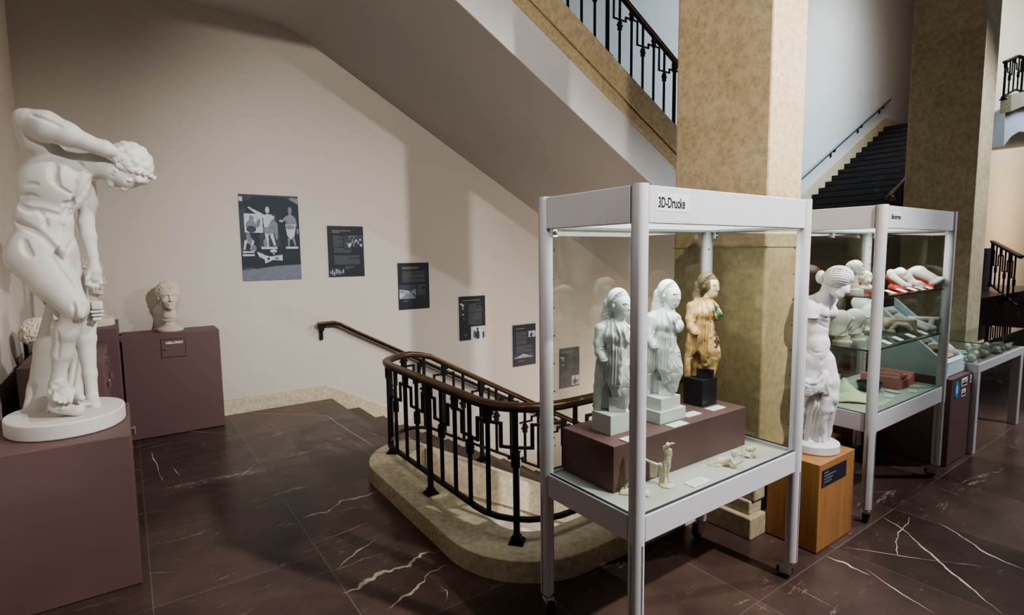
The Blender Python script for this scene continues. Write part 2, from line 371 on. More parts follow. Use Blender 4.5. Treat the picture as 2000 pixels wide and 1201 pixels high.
# flight going down behind the railing
st = thing('descending_staircase', 'dark marble staircase going down along the poster wall', 'staircase', (1.815, 5, 0))
for i in range(22):
    x0 = 1.815+.29*i
    s = MB(); s.box(x0, x0+.31, 3.997, YB-.023, -.156*(i+2)+.04, -.156*(i+1)); s.box(x0, x0+.02, 3.997, YB-.023, -.156*(i+1)-.04, -.156*i-.03)
    s.build('step', 'step', st)
def string(z_top, x0, x1, y0, y1, flat_to=None, low=.84):
    """stone string on a white fascia that follows the flight: returns (stone, white) shapes"""
    def lines(a, bb, ya, yb):
        m_ = MB(); xs = [x0]+([flat_to] if flat_to else [])+[x1]
        up = [(x, z_top(x)-a) for x in xs]; dn = [(x, z_top(x)-bb) for x in xs]
        m_.prism(up+dn[::-1], ya, yb, 'y'); return m_
    s_ = lines(0, .27, y0, y1); t = lines(.30, .41, y0+.008, y1); s_.add(t.v, t.f); t = lines(.26, .31, y0+.03, y1); s_.add(t.v, t.f)
    return s_, lines(.41, low, y0+.03, y0+.07)
zl = lambda x: .114 if x <= 1.80 else .114-(x-1.80)*SL
a, bq = string(zl, 1.816, 9, 3.70, 3.995)
a.build('stone_string', 'stone', st, bevel=.006); bq.build('white_fascia', 'fascia', st)

# flight coming down from the upper floor, seen from below
ut = thing('upper_staircase', 'upper flight of stairs with plain sloping plaster underside and pale stone edge', 'staircase', (5, 5, 2))
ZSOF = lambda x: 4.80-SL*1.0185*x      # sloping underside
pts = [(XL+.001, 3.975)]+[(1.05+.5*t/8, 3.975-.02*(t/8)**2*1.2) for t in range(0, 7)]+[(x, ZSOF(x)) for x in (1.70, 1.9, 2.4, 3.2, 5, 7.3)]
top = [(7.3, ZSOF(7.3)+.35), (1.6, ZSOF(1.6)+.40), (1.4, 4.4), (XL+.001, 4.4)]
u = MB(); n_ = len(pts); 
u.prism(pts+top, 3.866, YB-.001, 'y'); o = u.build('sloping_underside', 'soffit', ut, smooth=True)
zu = lambda x: ZSOF(min(x, 99))+.835 if x > 1.5 else 4.82
a, bq = string(zu, 1.501, 7.3, 3.83, 3.95, low=.831)
a.build('stone_string', 'pillar', ut, bevel=.006); bq.build('white_fascia', 'fascia', ut)
w = MB(); w.box(XL+.001, 1.5, 3.86, 3.90, 3.98, 4.8); w.build('landing_fascia', 'fascia', ut)

# flight beyond, going up to the right against the back wall
at = thing('ascending_staircase', 'dark stairs climbing to the right between the two pillars', 'staircase', (12, 5, 0))
for i in range(30):
    x0 = 7.5+.294*i; z1 = .157*(i+1)
    s = MB(); s.box(x0, x0+.32, 3.9, YB-.024, z1-.10, z1); s.box(x0, x0+.03, 3.9, YB-.024, z1-.157, z1-.09)
    s.build('step', 'stepdark', at)
s = MB(); s.box(16.3, 20, 3.9, YB-.024, 4.6, 4.71); s.build('landing', 'stepdark', at)
s = MB(); s.prism([(7.5, -.05), (16.32, -.05+8.82*.534), (20, 4.66), (20, 4.95), (16.1, 4.95), (15.9, 4.86), (7.3, .24)], YB-.022, YB-.001, 'y'); s.build('stone_skirting', 'pillar', at)

# stone pillars
def pillar(x0, x1, label, m, y0=1.58, y1=2.18):
    s = MB(); s.box(x0, x1, y0, y1, .3, 8.2); p = s.build('pillar', m, bevel=.012, kind='structure'); p['label'] = label
    q = MB(); q.box(x0-.065, x1+.065, y0, y1+.1, 0, .125); q.box(x0-.03, x1+.03, y0+.03, y1+.07, .125, .205); q.box(x0-.012, x1+.012, y0+.012, y1+.03, .205, .3)
    q.build('plinth', 'greystone', p, bevel=.008); return p
pillar(2.79, 3.135, 'pale veined limestone pillar behind the first display case', 'pillar')
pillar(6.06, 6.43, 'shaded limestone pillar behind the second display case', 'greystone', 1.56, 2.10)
for z in (1.62,):
    j = MB(); j.box(2.786, 3.139, 1.576, 2.184, z, z+.006); j.build('stone_joint', 'greystone', bpy.data.objects['pillar'])

# stone curb around the stairwell
def arc(cx, cy, r, a0, a1, n=14): return [(cx+r*math.cos(a0+(a1-a0)*i/n), cy+r*math.sin(a0+(a1-a0)*i/n)) for i in range(n+1)]
CX, CY0, CY1 = 1.81, 2.41, 3.54
outer = [(2.70, CY0-.51)]+arc(CX, CY0, .51, -PI/2, -PI)+arc(CX, CY1, .49, PI, PI/2)+[(1.815, CY1+.49)]
inner = [(2.70, CY0-.22)]+arc(CX, CY0, .22, -PI/2, -PI)+arc(CX, CY1, .20, PI, PI/2)+[(1.815, CY1+.20)]
def ring(mb, out, inn, z0, z1):
    n = len(out)
    vs = [(x, y, z0) for x, y in out]+[(x, y, z1) for x, y in out]+[(x, y, z0) for x, y in inn]+[(x, y, z1) for x, y in inn]; fs = []
    for i in range(n-1):
        fs += [(i, i+1, n+i+1, n+i), (2*n+i, 3*n+i, 3*n+i+1, 2*n+i+1), (n+i, n+i+1, 3*n+i+1, 3*n+i), (i, 2*n+i, 2*n+i+1, i+1)]
    fs += [(0, n, 3*n, 2*n), (n-1, 2*n-1+0, 4*n-1, 3*n-1)]
    mb.add(vs, fs)
c = MB(); ring(c, outer, inner, -.30, .114); cb = c.build('stairwell_curb', 'stone', bevel=.008, smooth=True); tag(cb, 'low rounded pale stone curb carrying the stairwell railing', 'curb')

# ------------------------------------------------------------------ iron railings
def resample(path, n=400):
    P_ = np.array(path, float); d = np.r_[0, np.cumsum(np.linalg.norm(np.diff(P_[:, :2], axis=0), axis=1))]
    return P_, d
def at_s(P_, d, s):
    i = int(np.clip(np.searchsorted(d, s)-1, 0, len(d)-2)); t = (s-d[i])/(d[i+1]-d[i]); p = P_[i]+(P_[i+1]-P_[i])*t
    v = P_[i+1]-P_[i]; return p, v/np.linalg.norm(v[:2])
def railing(root, path, stations, posts, hi, lo, top, bot, foot_z, fret_start=0, detail=True, thick=1.):
    """path: base line at z of the curb top; heights measured above it"""
    P_, d = resample(path)
    def pt(s, h): p, v = at_s(P_, d, s); return (p[0], p[1], p[2]+h), v
    S = np.linspace(0, d[-1], 90)
    m_ = MB(); m_.sweep([pt(s, top-.014)[0] for s in S], rr(.062*thick, .030, .013)); m_.build('handrail', 'bronze', root, smooth=True)
    m_ = MB(); m_.sweep([pt(s, top-.036)[0] for s in S], rr(.036*thick, .014, .003)); m_.build('handrail_bar', 'iron', root, smooth=True)
    m_ = MB(); m_.sweep([pt(s, bot)[0] for s in S], rr(.030*thick, .022, .003)); m_.build('bottom_rail', 'iron', root, smooth=True)
    for k, s in enumerate(stations):
        (x, y, z), v = pt(s, 0); post = k in posts; up = (k+fret_start) % 2 == 0
        w_ = .0155*thick if post else .0105*thick; ang = math.atan2(v[1], v[0]); ca, sa = math.cos(ang), math.sin(ang)
        def obox(m_, l, wd, z0, z1, dx=0):
            q = [(x+ca*(a_+dx)-sa*b_, y+sa*(a_+dx)+ca*b_) for a_, b_ in ((-l, -wd), (l, -wd), (l, wd), (-l, wd))]; m_.prism(q, z0, z1, 'z')
        m_ = MB(); obox(m_, w_, w_*.85, z+(foot_z if post else bot-.01), z+top-.03)
        kz = hi+.045 if up else lo-.055
        if up: obox(m_, w_+.008, w_*.85+.006, z+hi-.012, z+top-.035)
        else: obox(m_, w_+.008, w_*.85+.006, z+lo-.10, z+lo-.02)
        pb = m_.build('post' if post else 'baluster', 'iron', root, bevel=.002)
        if detail:
            for sg in (-1, 1):
                m_ = MB(); c_ = (x+ca*sg*(w_+.020), y+sa*sg*(w_+.020), z+kz); m_.ball(c_, .0105, 10); m_.tube([(x+ca*sg*w_, y+sa*sg*w_, z+kz), c_], .004, 8)
                m_.build('knob', 'iron', pb, smooth='all')
        if post:
            m_ = MB(); obox(m_, .040, .040, z+foot_z, z+foot_z+.010); obox(m_, .032, .032, z+foot_z+.010, z+foot_z+.020); obox(m_, .024, .022, z+foot_z+.02, z+foot_z+.038); m_.build('foot', 'iron', pb, bevel=.003)
        if k+1 < len(stations):
            s2 = stations[k+1]; sm = (s+s2)/2; h1 = hi if up else lo; h2 = lo if up else hi
            g = [pt(s+(sm-s)*i/4, h1)[0] for i in range(5)]; g2 = [pt(sm+(s2-sm)*i/4, h2)[0] for i in range(5)]
            # square-wave band stays level in each half bay
            m_ = MB(); pr = rr(.015*thick, .015*thick, .002, 1)
            zc1 = pt(s, h1)[0][2]; zc2 = pt(s2, h2)[0][2]
            g = [(a_, b_, zc1) for a_, b_, _ in g]; g2 = [(a_, b_, zc2) for a_, b_, _ in g2]
            m_.sweep(g, pr); m_.sweep(g2, pr); e = g[-1]; e2 = g2[0]; lo_, hi_ = min(e[2], e2[2])-.0075*thick, max(e[2], e2[2])+.0075*thick
            m_.box(e[0]-.0075*thick, e[0]+.0075*thick, e[1]-.0075*thick, e[1]+.0075*thick, lo_, hi_); m_.build('fret_bar', 'iron', root)
C0 = .114
rp = [(2.79, CY0-.36, C0), (2.2, CY0-.36, C0)]+[(x, y, C0) for x, y in arc(CX, CY0, .34, -PI/2-.001, -PI, 20)]+[(x, y, C0) for x, y in arc(CX, CY1, .34, PI, PI/2, 20)]
rp[0] = (2.79, CY0-.34, C0); rp[1] = (2.2, CY0-.34, C0)
rp += [(1.95, CY1+.34, C0-.04)]+[(x, CY1+.34, C0-(x-1.87)*SL) for x in np.linspace(2.05, 6.2, 30)]
P_, D_ = resample(rp)
def s_of(pred): # arc length of the path point nearest to a plan position
    ss = np.linspace(0, D_[-1], 4000); pp = np.array([at_s(P_, D_, s)[0] for s in ss]); return ss[np.argmin(((pp[:, :2]-np.array(pred))**2).sum(1))]
p3, p2_, p1 = s_of((1.545, 2.16)), s_of((1.47, 2.965)), s_of((1.56, 3.78))
pf = s_of((2.424, CY1+.34))
stn = [p3-.168*k for k in (6, 5, 4, 3, 2, 1)]+list(np.linspace(p3, p2_, 6))+list(np.linspace(p2_, p1, 6))[1:]
stn += list(np.linspace(p1, pf, 6))[1:]+[pf+.155*k for k in range(1, 22)]
stn = [s for s in stn if s > .03]
rail_root = thing('stairwell_railing', 'black iron railing with bronze handrail curving around the stairwell', 'railing', (1.47, 2.97, .114))
i3 = stn.index(p3) if p3 in stn else int(np.argmin(np.abs(np.array(stn)-p3)))
idx = lambda s: int(np.argmin(np.abs(np.array(stn)-s)))
railing(rail_root, rp, stn, {idx(p3), idx(p2_), idx(p1), idx(pf), idx(pf)+6, idx(pf)+12, idx(p3)-5}, .625, .505, .735, .125, 0., fret_start=(idx(p3)+1) % 2)
ur = thing('upper_flight_railing', 'black iron railing running down the upper flight above its stone edge', 'railing', (4, 3.9, 3.4))
up = [(x, 3.89, zu(x)) for x in np.linspace(2.2, 7.2, 40)]
railing(ur, up, [.05+.168*k for k in range(29)], {4, 10, 16, 22, 28}, .60, .47, .72, .02, 0.)

# handrails fixed to the back wall
def wall_rail(name, label, pts, y, brackets, r, foot):
    t = thing(name, label, 'handrail', (pts[0][0], y, pts[0][1]))
    m_ = MB(); m_.sweep([(x, y, z) for x, z in pts], rr(.05, .026, .01)); m_.build('rail', 'bronze' if foot else 'alu', t, smooth=True)
    m_ = MB(); m_.sweep([(x, y, z-.020) for x, z in pts], rr(.03, .02, .003)); m_.build('rail_bar', 'iron', t)
    for x, z in brackets:
        m_ = MB(); m_.box(x-.03, x+.03, y-.012, y+.012, z-.055, z-.025); m_.box(x-.016, x+.016, y-.01, YB-.002, z-.085, z-.055); m_.box(x-.018, x+.018, YB-.03, YB-.002, z-.19, z-.07); m_.build('bracket', 'iron', t, bevel=.002)
xr = 1.86
wall_rail('wall_handrail', 'dark metal handrail fixed to the poster wall beside the stairs', [(1.68, .868), (1.86, .872), (1.92, .852)]+[(x, .872-(x-1.87)*SL) for x in np.linspace(2.1, 8.5, 12)], 6.02,
          [(1.73, .868)]+[(x, .872-(x-1.87)*SL) for x in (2.9, 4.1, 5.3)], .02, True)
wall_rail('wall_handrail', 'grey metal handrail on the white wall above the dark ascending stairs', [(9.0, 1.60)]+[(x, 1.60+(x-9.0)*.533) for x in np.linspace(9.5, 15.9, 8)]+[(16.15, 5.40)], 6.0,
          [(x, 1.60+(x-9.0)*.533) for x in (13.3, 14.6, 15.75)], .02, False)
t = thing('stair_railing', 'brown handrail end curving down beside the dark ascending stairs', 'railing', (11, 3.95, 2))
pp = [ony(a_, b_, 3.95) for a_, b_ in ((1800, 312), (1786, 330), (1760, 360), (1740, 378), (1737, 386), (1748, 396), (1775, 408), (1800, 418))]
m_ = MB(); m_.tube(pp, .035, 8); m_.build('handrail', 'bronze', t, smooth='all')
for k in range(5):
    a_ = ony(1752+k*10, 372-k*10, 3.95); m_ = MB(); m_.tube([a_, a_-np.array([0, 0, .75])], .014, 6); m_.build('baluster', 'iron', t)
# landing, balcony and stairs at the far right
t = thing('balcony', 'upper balcony with white curved soffit at the right edge', 'balcony', (12, 2.6, 3.2))
m_ = MB(); m_.prism([(10.86, 3.12), (11.2, 3.30), (11.6, 3.42), (12.4, 3.50), (14, 3.5), (14, 3.95), (12.4, 3.95), (11.4, 3.80), (10.80, 3.62)], 2.5, 3.5, 'y'); m_.build('curved_slab', 'fascia', t)
m_ = MB(); m_.prism([(10.80, 3.60), (11.4, 3.76), (12.4, 3.92), (14, 3.92), (14, 4.08), (12.4, 4.08), (11.4, 3.98), (10.78, 3.84)], 2.44, 2.56, 'y'); m_.build('stone_edge', 'pillar', t)
t = thing('balcony_railing', 'black iron railing of the upper balcony at the right edge', 'railing', (11, 2.5, 4))
railing(t, [(10.6, 2.5, 3.74), (11.2, 2.5, 3.94), (12.6, 2.5, 4.10)], [.06+.22*k for k in range(9)], {0, 4}, .47, .34, .56, .05, 0, thick=.95)
t = thing('far_stair_railing', 'black iron stair railing in front of a small bust at the right edge', 'railing', (9.7, 2, 1))
railing(t, [(10.9, 2.56, 1.02), (9.55, 1.94, .80)], [.05+.24*k for k in range(6)], {0, 4}, .55, .36, .70, .04, 0, thick=1.0)
t = thing('brown_marble_steps', 'brown marble steps behind the flat display table', 'steps', (8, 2.6, 0))
for k in range(3):
    m_ = MB(); m_.box(6.9+.25*k, 8.29, 2.14+.0*k, 3.3, .16*k, .16*(k+1)); m_.build('step', 'step', t, bevel=.008)
m_ = MB(); m_.box(8.3, 12.6, 2.2, 3.5, .0, .95); m_.build('stair_side', 'step', t)

# ------------------------------------------------------------------ posters on the back wall
def poster(x0, x1, z0, z1, label, art):
    t = thing('poster', label, 'poster', ((x0+x1)/2, YB, (z0+z1)/2), 'exhibition posters along the stair wall')
    m_ = MB(); m_.box(x0, x1, YB-.008, YB-.001, z0, z1); m_.build('panel', 'navy', t)
    W, Hh = x1-x0, z1-z0
    def poly(pts, y=.0086): return [(x0+a*W, YB-y, z1-b*Hh) for a, b in pts]
    art(t, poly); return t
def printed(t, name, mats, items, poly):
    m_ = MB()
    for k, (pts, mi) in enumerate(items):
        q = poly(pts, .0086+.00005*k); m_.add(q, [tuple(range(len(q)))], mi)
    return m_.build(name, mats, t)
def rect(a, b, c, d): return [(a, b), (c, b), (c, d), (a, d)]
def ell2(cx, cy, rx, ry, rot=0, n=16):
    return [(cx+rx*math.cos(2*PI*i/n)*math.cos(rot)-ry*math.sin(2*PI*i/n)*math.sin(rot), cy+rx*math.cos(2*PI*i/n)*math.sin(rot)+ry*math.sin(2*PI*i/n)*math.cos(rot)) for i in range(n)]
def limb(a, b, ra, rb):
    dx, dy = b[0]-a[0], b[1]-a[1]; L = math.hypot(dx, dy*1.5)+1e-6; nx, ny = -dy*1.5/L, dx/L/1.5
    return [(a[0]+nx*ra, a[1]+ny*ra), (b[0]+nx*rb, b[1]+ny*rb), (b[0]-nx*rb, b[1]-ny*rb), (a[0]-nx*ra, a[1]-ny*ra)]
def art_photo(t, P):
    I = [(rect(0, 0, 1, 1), 3), ([(0, .12), (.25, .02), (.75, .02), (1, .10), (1, 0), (0, 0)], 2), ([(0, .87), (.25, .86), (.6, .83), (1, .82), (1, 1), (0, 1)], 4),
         (rect(.0, .03, .06, .08), 0), ([(.30, .25), (.6, .2), (.66, .6), (.3, .62)], 2), ([(0, .2), (.08, .12), (.12, .3), (.1, .7), (0, .75)], 2), ([(.84, .04), (1, .1), (1, .02), (.86, .02)], 1)]
    # square relief on the wall with a bust in it
    I += [(rect(.07, .22, .37, .44), 0), (ell2(.19, .275, .04, .035), 1), (ell2(.18, .36, .085, .065), 1), (ell2(.18, .40, .08, .04), 2), (ell2(.3, .33, .03, .06, .4), 1)]
    # standing figure with raised arm
    B = [(limb((.40, .25), (.22, .18), .030, .022), 0), (limb((.22, .18), (.145, .145), .02, .012), 0), (ell2(.46, .175, .035, .042), 0), (limb((.46, .2), (.46, .23), .022, .03), 1),
         ([(.385, .24), (.43, .225), (.52, .225), (.575, .25), (.55, .33), (.54, .40), (.40, .40), (.385, .32)], 0), ([(.37, .38), (.56, .36), (.57, .42), (.53, .46), (.40, .47)], 1), (ell2(.52, .37, .05, .10, .5), 1),
         ([(.57, .30), (.625, .33), (.62, .50), (.59, .53), (.56, .44)], 1), (limb((.43, .45), (.44, .60), .03, .018), 0), (limb((.51, .45), (.56, .59), .032, .018), 0), (ell2(.40, .56, .03, .05), 1), (rect(.33, .60, .60, .632), 0), (rect(.33, .60, .60, .607), 1)]
    # draped figure
    D = [(ell2(.845, .172, .034, .042), 1), (limb((.845, .2), (.845, .24), .022, .03), 1), ([(.76, .24), (.81, .228), (.89, .228), (.925, .25), (.91, .36), (.77, .36)], 1), (limb((.775, .26), (.71, .30), .026, .018), 1), (limb((.71, .30), (.655, .295), .018, .014), 0),
         (limb((.915, .26), (.945, .36), .024, .018), 1), ([(.755, .34), (.93, .335), (.935, .38), (.905, .48), (.84, .52), (.78, .47)], 0), (ell2(.84, .37, .085, .028), 1), (limb((.81, .50), (.80, .60), .022, .014), 1), (limb((.88, .49), (.92, .595), .024, .014), 1), (ell2(.965, .42, .018, .04), 1), (rect(.745, .60, .965, .628), 0), (rect(.745, .60, .965, .606), 1)]
    # crouching figure on a plinth, relief fragments and boxes below
    K = [(ell2(.125, .478, .036, .038), 1), (ell2(.14, .56, .068, .07), 1), (ell2(.11, .60, .04, .035), 3), (limb((.08, .53), (.05, .64), .02, .016), 0), (limb((.20, .53), (.16, .64), .02, .018), 0), (ell2(.20, .62, .05, .04), 1),
         (rect(.02, .655, .21, .675), 0), (rect(.02, .69, .21, .712), 0), (rect(.02, .712, .2, .84), 3), (rect(.03, .85, .2, .855), 1), ([(.25, .66), (.36, .69), (.42, .73), (.36, .75), (.28, .72)], 0), ([(.36, .70), (.48, .72), (.56, .71), (.68, .70), (.68, .77), (.52, .76), (.38, .80)], 0),
         (ell2(.44, .745, .02, .02), 2), (ell2(.58, .74, .03, .02), 1), (ell2(.53, .655, .06, .02), 0), (rect(.515, .665, .55, .7), 1), (rect(.70, .64, .98, .80), 3)]
    printed(t, 'archive_photograph', ['g1', 'g2', 'g3', 'g4', 'g5'], I+B+D+K, P)
def lines_(a, b, w, n, dy, seed):
    rnd = random.Random(seed); out = []
    for i in range(n): out.append((rect(a, b+i*dy, a+w*(1 if rnd.random() > .15 else .55)*(.93+.07*rnd.random()), b+i*dy+dy*.38), 0))
    return out
def art_text(heads, paras, photos, seed):
    def art(t, P):
        printed(t, 'heading', ['title'], [(rect(a, b, a+w_, b+.013), 0) for a, b, w_ in heads], P)
        for k, (a, b, w_, n) in enumerate(paras): printed(t, 'text_block', ['text'], lines_(a, b, w_, n, .0165, seed+k), P)
        rnd = random.Random(seed)
        for a, b, c, d, kind in photos:
            I = [(rect(a, b, c, d), 2)]; w_, h_ = c-a, d-b
            if kind == 'crowd':
                for _ in range(22): I.append((ell2(a+w_*(.1+.8*rnd.random()), b+h_*(.35+.5*rnd.random()), w_*.05, h_*(.08+.1*rnd.random())), rnd.choice([0, 1, 1, 3])))
                I += [(rect(a+w_*.25, b+h_*.05, a+w_*.7, b+h_*.1), 1), (rect(a+w_*.25, b+h_*.05, a+w_*.28, b+h_*.35), 1), (rect(a+w_*.5, b+h_*.05, a+w_*.53, b+h_*.35), 1)]
            elif kind == 'hall':
                I += [([(a, d), (c, d), (a+w_*.62, b+h_*.45)], 1), ([(a, b+h_*.3), (a+w_*.6, b+h_*.45), (a, d)], 0), ([(c, b+h_*.3), (a+w_*.66, b+h_*.45), (c, d-h_*.2)], 1)]
                for k in range(9): I.append((ell2(a+w_*(.06+.06*k), b+h_*(.45+.02*k), w_*.02, h_*(.16-.012*k)), rnd.choice([0, 3, 1])))
            elif kind == 'person':
                I += [(ell2(a+w_*.5, b+h_*.16, w_*.17, h_*.10), 0), ([(a+w_*.2, b+h_*.3), (a+w_*.8, b+h_*.3), (a+w_*.9, d), (a+w_*.1, d)], 3), (rect(a+w_*.44, b+h_*.28, a+w_*.56, b+h_*.5), 0), (rect(a, b, a+w_*.35, b+h_*.12), 0), (ell2(a+w_*.5, b+h_*.85, w_*.15, h_*.05), 0)]
            elif kind == 'light':
                I += [(rect(a, b, c, d), 0)]
                for _ in range(7): I.append((ell2(a+w_*(.15+.75*rnd.random()), b+h_*(.55+.15*rnd.random()), w_*.06, h_*.3), rnd.choice([2, 3, 1])))
                I += [(ell2(a+w_*.45, b+h_*.2, w_*.07, h_*.1), 3), (ell2(a+w_*.45, b+h_*.65, w_*.12, h_*.35), 3)]
            elif kind == 'gable':
                I += [([(a, d-h_*.1), (a+w_*.5, b+h_*.12), (c, d-h_*.1)], 0)]
                for k in range(9): I.append((ell2(a+w_*(.14+.09*k), d-h_*.25, w_*.02, h_*(.12+.25*(1-abs(k-4)/4.5))), rnd.choice([2, 1])))
                I += [(rect(a, d-h_*.12, c, d), 1)]
            elif kind == 'bottles':
                I = [(rect(a, b+h_*.2, c, d), 3)]
                for k in range(8): I.append((ell2(a+w_*(.06+.12*k), d-h_*(.2+.3*rnd.random()), w_*.03, h_*(.10+.22*rnd.random())), 0))
            I = [([(min(max(px, a), c), min(max(py, b), d)) for px, py in pts], mi) for pts, mi in I]
            printed(t, 'small_photograph', ['g1', 'g2', 'g3', 'g4'], I, P)
    return art
poster(.981, 1.555, 1.356, 2.232, 'largest poster, a grey archive photograph of statues on plinths', art_photo)
poster(1.850, 2.256, 1.366, 1.931, 'dark text poster right of the large archive photograph, photo at upper right', art_text([(.13, .085, .5), (.13, .115, .2)], [(.15, .19, .28, 14), (.16, .43, .5, 6), (.16, .58, .74, 11), (.45, .80, .25, 3)], [(.45, .18, 1, .42, 'crowd'), (.02, .78, .44, .98, 'bottles')], 1))
poster(2.665, 3.075, .942, 1.505, 'dark text poster with a photo of a hall at its left edge', art_text([(.13, .085, .55), (.13, .115, .5)], [(.13, .18, .75, 7), (.13, .29, .75, 8), (.6, .47, .28, 15), (.14, .80, .25, 3)], [(.03, .47, .56, .77, 'hall')], 5))
poster(3.497, 3.894, .479, 1.054, 'dark text poster with a standing person at left and bright photo below', art_text([(.12, .085, .68)], [(.32, .17, .58, 12), (.32, .38, .56, 17), (.15, .86, .14, 3), (.12, .48, .12, 4)], [(.03, .15, .24, .45, 'person'), (.43, .70, .99, 1.0, 'light')], 9))
poster(4.344, 4.744, .021, .607, 'dark text poster with a wide gable photo low down, left of the glass case', art_text([(.12, .085, .38)], [(.13, .16, .5, 12), (.13, .37, .48, 7), (.13, .51, .72, 11), (.2, .86, .3, 3)], [(.68, .17, .98, .32, 'light'), (.03, .70, .88, .81, 'gable')], 14))
poster(5.199, 5.589, -.423, .18, 'dark text poster seen through the glass of the front case', art_text([(.14, .085, .6)], [(.35, .18, .55, 22), (.14, .56, .4, 10)], [(.02, .2, .3, .45, 'person'), (.6, .72, .98, .96, 'light')], 20))

# ------------------------------------------------------------------ pedestals on the left
def pedestal(label, x0, x1, y0, y1, h, hinges=(), mat='laminate', door=None):
    t = thing('pedestal', label, 'pedestal', ((x0+x1)/2, (y0+y1)/2, 0))
    m_ = MB(); m_.box(x0, x1, y0, y1, .004, h); m_.build('body', mat, t, bevel=.004)
    for y, z in hinges:
        m_ = MB(); m_.box(x1, x1+.012, y-.018, y+.018, z-.018, z+.018); m_.tube([(x1+.014, y, z-.025), (x1+.014, y, z+.025)], .006, 8); m_.build('latch', 'chrome', t, bevel=.001)
    return t
pedestal('maroon pedestal at the left edge carrying the bending athlete statue', XL+.02, -.027, 3.138, 3.869, .757, [(3.80, .60)])
pedestal('maroon pedestal behind the athlete, low, carrying the tilted curly head', XL+.09, -.142, 4.20, 5.20, .968, [(4.45, .93), (4.42, .78), (4.9, .75)])
pedestal('maroon pedestal in the corner carrying the bearded head seen in profile', XL+.03, -.072, 5.26, 6.04, 1.055, [(5.4, .95)])
t = pedestal('wide maroon pedestal against the back wall with a small locker door', -.06, .69, 5.72, 6.075, .93)
m_ = MB(); m_.box(.226, .409, 5.714, 5.7195, .712, .872); d_ = m_.build('locker_door', 'laminate', t, bevel=.001)
m_ = MB()
for q in ((.224, .411, .872, .875), (.224, .411, .709, .712), (.223, .226, .709, .875), (.409, .412, .709, .875)): m_.box(q[0], q[1], 5.7165, 5.7198, q[2], q[3])
m_.build('door_gap', 'laminate_in', d_)
m_ = MB(); m_.prism([(.250+.011*math.cos(a), .785+.011*math.sin(a)) for a in np.linspace(0, 2*PI, 17)[:-1]], 5.708, 5.714, 'y'); m_.build('keyhole_lock', 'chrome', d_, bevel=.001)
lettering('VERLOREN', (.258, 5.7132, .832), .028, 'white', d_, bold=.0009, sx=.98)

